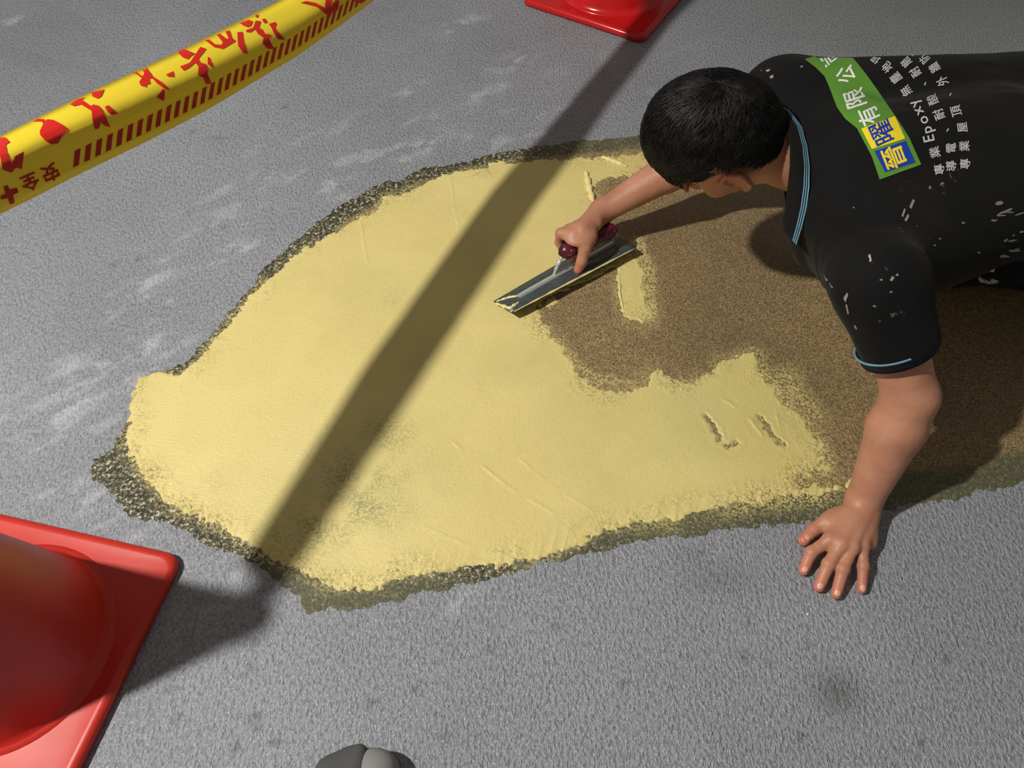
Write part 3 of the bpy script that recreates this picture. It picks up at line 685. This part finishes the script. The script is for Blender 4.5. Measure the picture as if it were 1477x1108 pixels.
# polo collar: a turned-down band with pointed ends, three pale blue lines near its edge
inn = [(1112,150,.425),(1124,158,.425),(1134,180,.42),(1139,210,.41),(1139,240,.395),(1136,268,.37),(1133,292,.345),(1130,312,.325),(1128,330,.31)]
out = [(1117,147,.432),(1142,155,.437),(1158,180,.437),(1166,210,.43),(1170,240,.418),(1169,270,.40),(1165,300,.375),(1158,328,.352),(1149,354,.33)]
OUTW = []
for q_ in out:
    w = at(*q_); h_ = hit(q_[0], q_[1])
    if h_[0] and (h_[0]-w).length < .07: w = h_[0]+(camv-h_[0]).normalized()*.003
    OUTW.append(w)
OUTW = [OUTW[0]]+[(OUTW[i-1]+OUTW[i]*2+OUTW[i+1])/4 for i in range(1, len(OUTW)-1)]+[OUTW[-1]]
def collar_pt(s, t, lift=0):
    def S3(Pl):
        if Pl is OUTW: q = s*(len(Pl)-1); i = min(int(q), len(Pl)-2); return Pl[i].lerp(Pl[i+1], q-i)
        q = s*(len(Pl)-1); i = min(int(q), len(Pl)-2); f = q-i; a = at(*Pl[i]); b = at(*Pl[i+1]); return a.lerp(b, f)
    p = S3(inn).lerp(S3(OUTW), t); d = (camv-p).normalized(); return p+d*(lift+.006*math.sin(math.pi*min(1, t*1.1)))
def strip(name, t0, t1, lift, mat, ns=40, nt=6, th=.003, s0=0., s1=1.):
    bm = bmesh.new(); G_ = []
    for side in (0, 1):
        G_.append([[bm.verts.new(collar_pt(s0+(s1-s0)*i/ns, t0+(t1-t0)*j/nt, lift-side*th)) for j in range(nt+1)] for i in range(ns+1)])
    for g_ in G_:
        for i in range(ns):
            for j in range(nt): bm.faces.new((g_[i][j], g_[i+1][j], g_[i+1][j+1], g_[i][j+1]))
    a, b = G_
    for i in range(ns):
        for j in (0, nt): bm.faces.new((a[i][j], a[i+1][j], b[i+1][j], b[i][j]))
    for j in range(nt):
        for i in (0, ns): bm.faces.new((a[i][j], a[i][j+1], b[i][j+1], b[i][j]))
    return from_bm(name, bm, mat, shirt)
strip('collar', 0, 1, .004, MAT_SHIRT)
for t in (.72, .82, .92): tag(strip('collar_stripe', t, t+.05, .0052, MAT_BLUE, 40, 2, .001), 'thin light blue line along the collar')

# trousers: thigh and knee under the belly on the near side
R_ = Field((.72, .70, -.005), (1.75, 1.60, .50), .006)
KN = A3(1362, 352, .10)
R_.cone(KN, (1.22, 1.04, .235), .088, .112, .03)                       # near thigh
R_.cone((.88, 1.30, .09), (1.22, 1.19, .235), .085, .112, .03)          # far thigh
R_.cone((1.16, 1.03, .27), (1.16, 1.18, .27), .108, .108, .03); R_.cone((1.27, 1.05, .255), (1.27, 1.17, .255), .112, .112, .04)
R_.cone(KN+np.array([.0, .02, -.03]), (1.40, 1.00, .055), .065, .050, .03); R_.cone((.89, 1.31, .06), (1.40, 1.24, .055), .065, .050, .03)   # shins
R_.cone((.90, .98, .16), (1.02, 1.02, .2), .012, .01, .02); R_.cone((1.0, .93, .14), (1.1, 1.0, .22), .012, .01, .02)
R_.floorcut(.002)
Vt, Qt = R_.mesh('trousers'); Vt = relax(Vt, Qt, 2, .5); me = mesh_np('trousers', Vt, Qt); attr(me, 'paint', np.ones(len(Vt)))
tag(link('trousers', me, MAT_TROUSER, person), 'black work trousers splashed with pale paint')

for y_ in (1.00, 1.24):
    W_ = Field((1.33, y_-.09, -.01), (1.66, y_+.09, .16), .004)
    W_.cone((1.39, y_, .055), (1.47, y_, .060), .043, .040, .02); W_.cone((1.47, y_, .065), (1.57, y_, .045), .040, .034, .02); W_.ell((1.53, y_, .045), (.075, .045, .04), None, .02)
    W_.floorcut(.001); Vw, Qw = W_.mesh('work_shoe'); Vw = relax(Vw, Qw, 2, .5); link('work_shoe', mesh_np('work_shoe', Vw, Qw), MAT_SOLE, person)

# hair: a close cap plus strands that sweep away from the crown whorl
WH = np.array([-.82, .42, -.1]); WH /= np.linalg.norm(WH)      # whorl direction in (f,u,l)
rh = np.array([.106, .116, .090]); HO = H(-.012, .012, 0)
def hair_ok(f, u, l):
    al = abs(l)
    if f > .72 and u < .55: return False
    if f > .25 and u < .26: return False
    if f > -.02 and u < .10 and al > .3: return False
    if f > -.35 and u < -.12 and al > .3: return False
    if f > -.28 and u < .14 and al > .5: return False
    if u < -.62-.25*max(0, -f) : return False
    return True
bm = bmesh.new(); bmesh.ops.create_icosphere(bm, subdivisions=6, radius=1)
kill = []
for v in bm.verts:
    f, u, l = v.co
    if not hair_ok(f+.02*math.sin(l*40), u+.03*math.sin(f*35+l*22), l): kill.append(v)
    q = 1+.022*(fbm(np.array([f*1.5+l]), np.array([u*1.7-l*.4]), .22, 3)[0])
    p = HO+hf*f*rh[0]*q*.985+hu*u*rh[1]*q*.985+hl*l*rh[2]*q*.985; v.co = Vector(p)
bmesh.ops.delete(bm, geom=kill, context='VERTS')
hair = from_bm('hair', bm, MAT_HAIR, person)
tag(hair, 'short black hair sweeping from a crown whorl')
Vh = []; Fh = []
Rm = np.stack([hf, hu, hl]); n_ = 0
while n_ < 11000:
    d = rng.normal(size=3); d /= np.linalg.norm(d)
    if not hair_ok(*d): continue
    n_ += 1
    tan = d-WH*np.dot(d, WH); tan = tan-d*np.dot(tan, d); L0 = np.linalg.norm(tan); tan = tan/(L0+1e-6)
    sw = np.cross(d, tan); a = rng.normal()*.22+.30*math.exp(-L0*3)*4; tan = tan*math.cos(a)+sw*math.sin(a)
    L = (.4 if abs(d[2]) > .5 and d[0] > -.45 and d[1] < .35 else 1)*rng.uniform(.30, .56)*(.6 if d[1] < -.1 else 1)*(1.25 if d[0] > .1 else 1); side = np.cross(d, tan)
    clump = fbm(np.array([d[0]*3+d[2]]), np.array([d[1]*3-d[2]]), .4, 2)[0]
    pts = []
    for k, (t, r) in enumerate(((0, .985), (.35, 1.012+.03*clump), (.7, 1.015+.05*clump), (1, .995+.05*clump+.018*rng.random()))):
        q = d+tan*L*t; q = q/np.linalg.norm(q); pts.append(HO+(q*rh*r)@Rm)
    pts = np.array(pts); sd = (side*rh)@Rm; sd /= np.linalg.norm(sd); nn = (d*rh)@Rm; nn /= np.linalg.norm(nn)
    b0 = len(Vh)
    for p, w in zip(pts[:3], (.0009, .0010, .0006)):
        Vh += [p-sd*w, p+sd*w, p+nn*w*1.2]
    Vh.append(pts[3])
    for k in range(2):
        o_ = b0+k*3
        for q in range(3): Fh.append((o_+q, o_+(q+1) % 3, o_+3+(q+1) % 3, o_+3+q))
    o_ = b0+6
    for q in range(3): Fh.append((o_+q, o_+(q+1) % 3, b0+9, b0+9))
me = bpy.data.meshes.new('hair_strands'); me.from_pydata([tuple(v) for v in Vh], [], [f if f[2] != f[3] else f[:3] for f in Fh]); me.update()
o = link('hair_strands', me, MAT_HAIR, hair); o['kind'] = 'stuff'
for s_ in (-1, 1):     # eyebrows and eyes, on the face side
    bm = bmesh.new(); bmesh.ops.create_uvsphere(bm, u_segments=14, v_segments=10, radius=.0112, matrix=Matrix.Translation(Vector(H(.0795, -.006, s_*.030))))
    from_bm('eye', bm, simple('eye_white', (225, 220, 214), .2, vary=0).m if s_ < 0 else bpy.data.materials['eye_white'], body)
    paste('eyebrow', [H(.092, .016, s_*.014), H(.090, .019, s_*.03), H(.080, .016, s_*.046)], .003, body, MAT_HAIR)

# ---------------------------------------------------------------- TROWEL
TR = empty('trowel', tuple(A3(815, 395, .01)))
tag(TR, 'steel finishing trowel with a maroon wooden handle gripped in the right hand', 'trowel')
ca, cb, cc_, cd = A3(712, 435, .0045), A3(737, 451, .030), A3(917, 357, .030), A3(883, 337, .0045)
bm = bmesh.new(); ns, nt = 24, 5; TOP = []; BOT = []
nb = np.cross(cd-ca, cb-ca); nb /= np.linalg.norm(nb); nb = nb if nb[2] > 0 else -nb
for i in range(ns+1):
    for j in range(nt+1):
        u, v = i/ns, j/nt; p = (ca*(1-u)+cd*u)*(1-v)+(cb*(1-u)+cc_*u)*v
        p = p+nb*.0012*math.sin(math.pi*u)
        TOP.append(bm.verts.new(p+nb*.0009)); BOT.append(bm.verts.new(p-nb*.0009))
ix = lambda i, j: i*(nt+1)+j
for i in range(ns):
    for j in range(nt):
        bm.faces.new((TOP[ix(i, j)], TOP[ix(i+1, j)], TOP[ix(i+1, j+1)], TOP[ix(i, j+1)])); bm.faces.new((BOT[ix(i, j)], BOT[ix(i, j+1)], BOT[ix(i+1, j+1)], BOT[ix(i+1, j)]))
for i in range(ns):
    for j in (0, nt): bm.faces.new((TOP[ix(i, j)], TOP[ix(i+1, j)], BOT[ix(i+1, j)], BOT[ix(i, j)]))
for j in range(nt):
    for i in (0, ns): bm.faces.new((TOP[ix(i, j)], TOP[ix(i, j+1)], BOT[ix(i, j+1)], BOT[ix(i, j)]))
from_bm('blade', bm, MAT_STEEL, TR)
def lp(u, v, h): return (ca*(1-u)+cd*u)*(1-v)+(cb*(1-u)+cc_*u)*v+nb*h
def bar(name, pts, w, h, mat, parent, sidev):
    bm = bmesh.new(); R = []
    for p in pts:
        p = Vector(p); s = Vector(sidev).normalized(); R.append([bm.verts.new(p+s*a*w+Vector(nb)*b*h) for a, b in ((-1, 0), (-.7, 1), (.7, 1), (1, 0))])
    for a, b in zip(R, R[1:]):
        for k in range(4): bm.faces.new((a[k], a[(k+1) % 4], b[(k+1) % 4], b[k]))
    bm.faces.new(R[0]); bm.faces.new(R[-1][::-1]); return from_bm(name, bm, mat, parent, False)
sv = cb-ca
bar('mounting_bar', [lp(.13, .5, .001), lp(.2, .48, .001), lp(.5, .46, .001), lp(.8, .44, .001), lp(.93, .42, .001)], .006, .005, MAT_BAR, TR, sv)
# bent steel shank from bar up to both ends of the handle
GBx = GB+gd*.006
for q, (u, e) in enumerate(((.93, GB+gd*.004), (.42, GA+gd*.004))):
    b0 = Vector(lp(u, .44, .004)); e = Vector(e); mid_ = b0.lerp(e, .5)+Vector(gd)*(.004 if q == 0 else -.002)
    paste('shank', [b0, mid_, e], .0048, TR, MAT_BAR, 8)
# handle: turned, swelling in the middle, rounded ends
bm = bmesh.new(); R = []; gx = Vector(gd); gy = Vector(gs); gz = Vector(gu); Lh = float(np.linalg.norm(GB-GA))+.02
for i in range(25):
    u = i/24; e = min(u, 1-u); r = .0165*min(1, (e/.10+.02)**.5) if e < .10 else .0165-.0022*math.sin((u-.1)/.8*math.pi*2)**2
    p = Vector(GA)-gx*.010+gx*Lh*u; R.append([bm.verts.new(p+(gy*math.cos(k*math.tau/24)+gz*math.sin(k*math.tau/24))*r) for k in range(24)])
for a, b in zip(R, R[1:]):
    for k in range(24): bm.faces.new((a[k], a[(k+1) % 24], b[(k+1) % 24], b[k]))
bm.faces.new(R[0]); bm.faces.new(R[-1][::-1])
from_bm('handle', bm, MAT_WOOD, TR)
paste('paste_smear', [lp(-.005, .15, .001), lp(.02, .8, .001), lp(.10, .72, .001)], .0040, TR)
paste('paste_smear', [lp(.01, .10, .001), lp(.09, .25, .001), lp(.14, .45, .002)], .0030, TR)
paste('paste_smear', [lp(0.02, 1.0, -.001), lp(.3, 1.0, -.001), lp(.6, 1.0, -.001), lp(1.0, 1.0, -.001)], .0024, TR)

# ---------------------------------------------------------------- TRAFFIC CONES
def cone_obj(c, ang, mat, label, r0=.150, half=.190, hgt=.70):
    root = empty('traffic_cone', (c[0], c[1], 0)); tag(root, label, 'traffic cone', None)
    R = Matrix.Rotation(ang, 4, 'Z')
    # square base: rounded corners, bevelled rim, low raised step under the cone
    bm = bmesh.new(); rings = []
    def sq(h, rad, z, n=6):
        out_ = []
        for q, (sx, sy) in enumerate(((1, 1), (-1, 1), (-1, -1), (1, -1))):
            for k in range(n+1):
                a = math.pi/2*(q+k/n); out_.append(Vector((sx*(h-rad)+rad*math.cos(a), sy*(h-rad)+rad*math.sin(a), z)))
        return out_
    lv = [(half-.006, .022, 0.0), (half, .026, .004), (half, .026, .014), (half-.004, .024, .0195), (half-.012, .02, .021), (half-.014, .02, .0205)]
    for h, rd, z in lv: rings.append([bm.verts.new(R @ p) for p in sq(h, rd, z)])
    n = len(rings[0])
    for a, b in zip(rings, rings[1:]):
        for k in range(n): bm.faces.new((a[k], a[(k+1) % n], b[(k+1) % n], b[k]))
    bm.faces.new(rings[0][::-1])
    cr = [bm.verts.new(R @ Vector((math.cos(math.pi/4*(1)+k*math.tau/n-.65)*(r0-.002), math.sin(math.pi/4+k*math.tau/n-.65)*(r0-.002), .0205))) for k in range(n)]
    for k in range(n): bm.faces.new((rings[-1][k], rings[-1][(k+1) % n], cr[(k+1) % n], cr[k]))
    b = from_bm('base', bm, mat, None); b.parent = root
    bm = bmesh.new(); prof = [(r0+.010, .0195), (r0+.009, .0225), (r0+.002, .0235), (r0-.001, .026), (r0-.006, .036)]
    for i in range(1, 15):
        t = i/14; prof.append((r0-.006+(.032-r0+.006)*t, .036+(hgt-.05-.036)*t))
    prof += [(.0335, hgt-.048), (.034, hgt-.042), (.030, hgt-.036), (.028, hgt-.004), (.026, hgt), (.020, hgt), (.019, hgt-.03)]
    R3 = []
    for r, z in prof: R3.append([bm.verts.new((r*math.cos(k*math.tau/72), r*math.sin(k*math.tau/72), z)) for k in range(72)])
    for a, b_ in zip(R3, R3[1:]):
        for k in range(72): bm.faces.new((a[k], a[(k+1) % 72], b_[(k+1) % 72], b_[k]))
    b = from_bm('cone_body', bm, mat, None); b.parent = root
    return root
cone_obj((-.760, .322), math.radians(-12.8), MAT_CONE, 'large orange-red traffic cone at the lower left, its square base beside the dark gravel rim')
cone_obj((.285, 2.165), math.radians(-31), MAT_CONE2, 'deep red traffic cone at the top edge, behind the repair patch, mostly cut off')

# ---------------------------------------------------------------- CAUTION TAPE between the cones
def onplane(px, py, off):
    d = ray(px, py); k = .5625; t = (-.315*k-.765+off)/(d.x-k*d.y); return Vector((t*d.x, t*d.y, CAM_H+t*d.z))
topP = [onplane(px, py, -.026) for px, py in [(0,196),(57,168),(120,137),(190,105),(245,80),(330,38),(385,10),(405,0)]]
botP = [onplane(px, py, .026) for px, py in [(0,308),(40,290),(100,258),(210,205),(300,158),(380,110),(430,80),(500,30),(540,0)]]
def poly_y(Pl):
    ys_ = np.array([p.y for p in Pl]); return [np.polyfit(ys_, np.array([p[i] for p in Pl]), 2 if i == 2 else 1) for i in (0, 2)]
ft, fb = poly_y(topP), poly_y(botP)
def interp(Pl, fit, y):
    ys_ = [p.y for p in Pl]
    if ys_[0] <= y <= ys_[-1]:
        return Vector((float(np.interp(y, ys_, [p.x for p in Pl])), y, float(np.interp(y, ys_, [p.z for p in Pl]))))
    return None
CT0 = Vector((-.742, .354, .672)); CT1 = Vector((.267, 2.133, .672))
NS = 150; TT = []
yt0, yt1, yb0, yb1 = topP[0].y, topP[-1].y, botP[0].y, botP[-1].y
def edge_curve(Pl, off):
    ctrl = [CT0+Vector((0, .0, off))]+Pl+[Vector((.02, 1.70, .49+off)), CT1+Vector((0, 0, off))]
    ctrl[0].x += .0; return ctrl
def resample(Pl, n):
    L = [0]
    for a, b in zip(Pl, Pl[1:]): L.append(L[-1]+(b-a).length)
    out_ = []
    T_ = np.linspace(0, L[-1], n)
    for c_ in range(3): out_.append(np.interp(T_, L, [p[c_] for p in Pl]))
    A_ = np.stack(out_, 1)
    for _ in range(3): A_[1:-1] = A_[1:-1]*.5+(A_[:-2]+A_[2:])*.25
    return A_, L[-1]
TA, LT = resample(edge_curve(topP, .030), NS+1); BA, LB = resample(edge_curve(botP, -.035), NS+1)
NT = 10; Vt_ = []; Vb_ = []
for i in range(NS+1):
    a, b = BA[i], TA[i]
    tdir = BA[min(i+1, NS)]-BA[max(i-1, 0)]; tdir /= np.linalg.norm(tdir); acr = b-a; nn = np.cross(tdir, acr); nn /= (np.linalg.norm(nn)+1e-9)
    if np.dot(nn, np.array([0, 0, CAM_H])-a) < 0: nn = -nn
    for j in range(NT+1):
        v = j/NT; bulge = .022*math.sin(math.pi*v**1.25)**.8+.003*math.sin(v*9+i*.07)*math.sin(math.pi*v)
        Vt_.append(a+acr*v+nn*bulge)
    e_ = min(1, (i+1)/3, (NS-i+1)/3); hz = np.array([-nn[0], -nn[1], 0]); hz /= np.linalg.norm(hz)+1e-9
    for j in range(1, 7):  # hidden back fold, added to widen the tape's shadow
        v = j/6; Vb_.append(b+e_*(hz*.024*v+np.array([0, 0, -.070*v-.006*math.sin(math.pi*v)])))
Vt_ = np.array(Vt_); ft_ = []
for i in range(NS):
    for j in range(NT): q = i*(NT+1)+j; ft_.append((q, q+NT+1, q+NT+2, q+1))
nf_ = len(Vt_); fb_ = []
for i in range(NS):
    for j in range(6):
        q = (lambda i_, j_: i_*(NT+1)+NT if j_ == 0 else nf_+i_*6+j_-1)
        fb_.append((q(i, j), q(i, j+1), q(i+1, j+1), q(i+1, j)))
_t = MAT_TAPE.node_tree; _tr = _t.nodes.new('ShaderNodeBsdfTranslucent'); _tr.inputs[0].default_value = lin((250, 232, 90)); _mx = _t.nodes.new('ShaderNodeMixShader'); _mx.inputs[0].default_value = .3
_t.links.new(_t.nodes['Principled BSDF'].outputs[0], _mx.inputs[1]); _t.links.new(_tr.outputs[0], _mx.inputs[2]); _t.links.new(_mx.outputs[0], _t.nodes['Material Output'].inputs[0])
tape_me = mesh_np('caution_tape', np.concatenate([Vt_, np.array(Vb_)]), ft_+fb_)
tape = link('caution_tape', tape_me, MAT_TAPE)
sm = tape.modifiers.new('film', 'SOLIDIFY'); sm.thickness = .0003; sm.offset = 0
tag(tape, 'yellow caution tape printed with red brushed characters and slanted bars, stretched across the upper left', 'tape')
tape.location = (0, 0, 0)
TB = bvh_of(Vt_, ft_)
cA = lambda L: [(x*.1715, 130+y*.1715) for x, y in L]
cB = lambda L: [(160+x*.1896, y*.1896) for x, y in L]
cC = lambda L: [(x*.379, y*.379) for x, y in L]
big = [cA([(-8,405),(50,405),(85,440),(50,465),(60,530),(95,620),(125,560),(200,520),(180,665),(130,650),(95,695),(20,670),(-8,520)]),
 cA([(280,268),(320,245),(375,250),(370,272),(400,250),(450,255),(520,290),(575,330),(520,390),(485,450),(430,455),(380,430),(340,385),(335,350),(365,290),(350,268)]),
 cA([(770,25),(880,0),(850,60),(820,75),(780,60)]),
 cA([(590,125),(660,80),(720,65),(690,85),(770,140),(780,125),(830,135),(860,170),(925,310),(880,300),(845,270),(830,320),(795,330),(775,250),(770,180),(720,150),(680,125),(620,140)]),
 cA([(880,145),(910,130),(990,200),(935,212),(905,185)]),
 cB([(145,545),(180,540),(240,585),(255,560),(225,510),(270,515),(320,585),(390,630),(450,688),(410,680),(350,640),(315,600),(290,600),(300,640),(270,650),(270,668),(225,655),(215,625),(235,600),(195,570)]),
 cB([(390,680),(410,685),(400,770),(345,740)]), cB([(310,470),(360,462),(350,485),(325,487)]), cB([(420,570),(475,545),(480,588),(430,585)]),
 cB([(500,395),(560,378),(572,392),(545,405),(560,430),(600,405),(572,392),(560,378),(640,410),(610,430),(585,455),(545,440)]) if False else cB([(500,395),(560,378),(640,410),(610,430),(585,455),(545,440)]),
 cB([(680,360),(725,375),(665,450),(680,480),(720,490),(740,540),(730,560),(765,635),(720,640),(700,590),(660,575),(665,510),(640,480),(590,520),(550,540),(525,510),(600,480)]),
 cB([(735,435),(750,440),(780,525),(735,490)]),
 cB([(715,310),(750,305),(790,340),(840,345),(850,325),(805,270),(830,260),(880,300),(895,295),(870,245),(905,235),(920,290),(950,315),(900,345),(850,375),(780,360)]),
 cB([(960,250),(1000,245),(1010,320),(1040,410),(1000,400),(965,350)]),
 cB([(980,180),(1050,155),(1080,165),(1065,200),(1040,210),(1000,195)]),
 cB([(1100,160),(1140,165),(1125,215),(1150,225),(1170,260),(1220,265),(1200,300),(1240,370),(1190,370),(1150,330),(1160,290),(1115,260),(1095,225),(1060,250),(1025,245),(1030,230),(1080,215)]),
 cB([(1100,115),(1130,120),(1115,140),(1100,135)]), cB([(1145,150),(1175,145),(1190,175),(1165,180)]),
 cB([(1200,185),(1250,170),(1260,185),(1245,215),(1270,245),(1325,300),(1270,300),(1240,260),(1220,215)]),
 cC([(1143,12),(1165,5),(1200,12),(1235,30),(1240,-15),(1262,-15),(1258,30),(1275,0),(1292,-10),(1285,38),(1262,48),(1255,65),(1235,50),(1200,25)]),
 cC([(1340,0),(1360,-12),(1400,-14),(1385,6),(1360,12)])]
for g_ in big: polymap([g_], TB, .0010, 'brush_stroke', MAT_TRED, tape, 3)
for ch, x, y in (('安', 72, 249), ('全', 43, 263)):
    bm = bmesh.new(); stamp(bm, ch, x, y, -.9, .40, 27, 26, TB, .0010, .7); from_bm('small_character', bm, MAT_TRED2, tape, False)
polymap([cA([(25,810),(60,795),(75,835),(140,820),(152,860),(105,880),(120,945),(80,962),(62,905),(5,920),(0,890),(45,870)])], TB, .0010, 'plus_sign', MAT_TRED2, tape, 3)
# slanted bars along the lower edge, each its own piece of print
def tp(s, v):
    i = min(max(s, 0), NS-1e-6); k = int(i); f = i-k; w = min(max(v*NT, 0), NT-1e-6); j = int(w); g = w-j
    P_ = lambda a, b: Vt_[a*(NT+1)+b]
    p = (P_(k, j)*(1-f)+P_(k+1, j)*f)*(1-g)+(P_(k, j+1)*(1-f)+P_(k+1, j+1)*f)*g
    e1 = P_(k+1, j)-P_(k, j); e2 = P_(k, j+1)-P_(k, j); n = np.cross(e1, e2); n /= np.linalg.norm(n)+1e-9
    if np.dot(n, np.array([0, 0, CAM_H])-p) < 0: n = -n
    return Vector(p+n*.0006)
h0 = hit(104, 238, TB)[0]; s0 = min(range(NS+1), key=lambda i: abs(Vt_[i*(NT+1)+2][1]-h0.y)); dl = LB/NS
pitch = .0155/dl; s = s0-.2; nbar = 0
while s < NS*.93:
    bm = bmesh.new(); g_ = []
    for j in range(4):
        v = .12+.20*j/3; sh = pitch*.85*(j/3)
        g_.append([bm.verts.new(tp(s+sh+pitch*.52*k/2, v)) for k in range(3)])
    for a, b in zip(g_, g_[1:]):
        for k in range(2): bm.faces.new((a[k], a[k+1], b[k+1], b[k]))
    from_bm('slanted_bar', bm, MAT_TRED2, tape); s += pitch

# ---------------------------------------------------------------- SHOE TOE at the bottom edge
SH = empty('shoe', tuple(A3(510, 1150, 0)))
tag(SH, 'grey knit shoe toe with a lighter rounded front, poking in at the bottom edge', 'shoe')
sd_ = Field((-.36, -.12, 0), (-.08, .27, .14), .003)
tp0 = A3(520, 1096, .03)
sd_.cone(A3(478, 1116, .022), A3(470, 1330, .05), .024, .040, .02); sd_.cone(A3(510, 1102, .024), A3(500, 1330, .05), .024, .045, .02)
sd_.cone(A3(520, 1083, .038), A3(485, 1330, .07), .008, .03, .012)
sd_.floorcut(.014); Vk, Qk = sd_.mesh('upper'); Vk = relax(Vk, Qk, 2); link('upper', mesh_np('upper', Vk, Qk), MAT_KNIT, SH)
sd_ = Field((-.36, -.12, 0), (-.08, .27, .14), .003)
sd_.cone(A3(548, 1112, .026), A3(545, 1330, .04), .026, .034, .02); sd_.cone(A3(530, 1104, .028), A3(545, 1135, .04), .018, .024, .02)
sd_.floorcut(.014); Vk, Qk = sd_.mesh('toe_cap'); Vk = relax(Vk, Qk, 2); tag(link('toe_cap', mesh_np('toe_cap', Vk, Qk), MAT_TOE, SH), 'lighter grey rounded toe')
sd_ = Field((-.36, -.12, -.01), (-.08, .27, .06), .003)
sd_.cone(A3(484, 1130, .012), A3(490, 1330, .012), .030, .036, .02); sd_.cone(A3(545, 1124, .012), A3(545, 1330, .012), .032, .034, .02)
sd_.floorcut(.001); sd_.f[:] = np.maximum(sd_.f, (sd_.ax[2]-.016)[None, None, :]); Vk, Qk = sd_.mesh('sole'); link('sole', mesh_np('sole', Vk, Qk), MAT_SOLE, SH)
# a white crumb on the floor by the hand
bm = bmesh.new(); bmesh.ops.create_icosphere(bm, subdivisions=2, radius=.0022, matrix=Matrix.Translation(at(1165, 886, .0018)) @ Matrix.Diagonal((1, .8, .7, 1)))
tag(from_bm('crumb', bm, MAT_WP), 'tiny white crumb on the grey floor below the planted hand', 'debris')
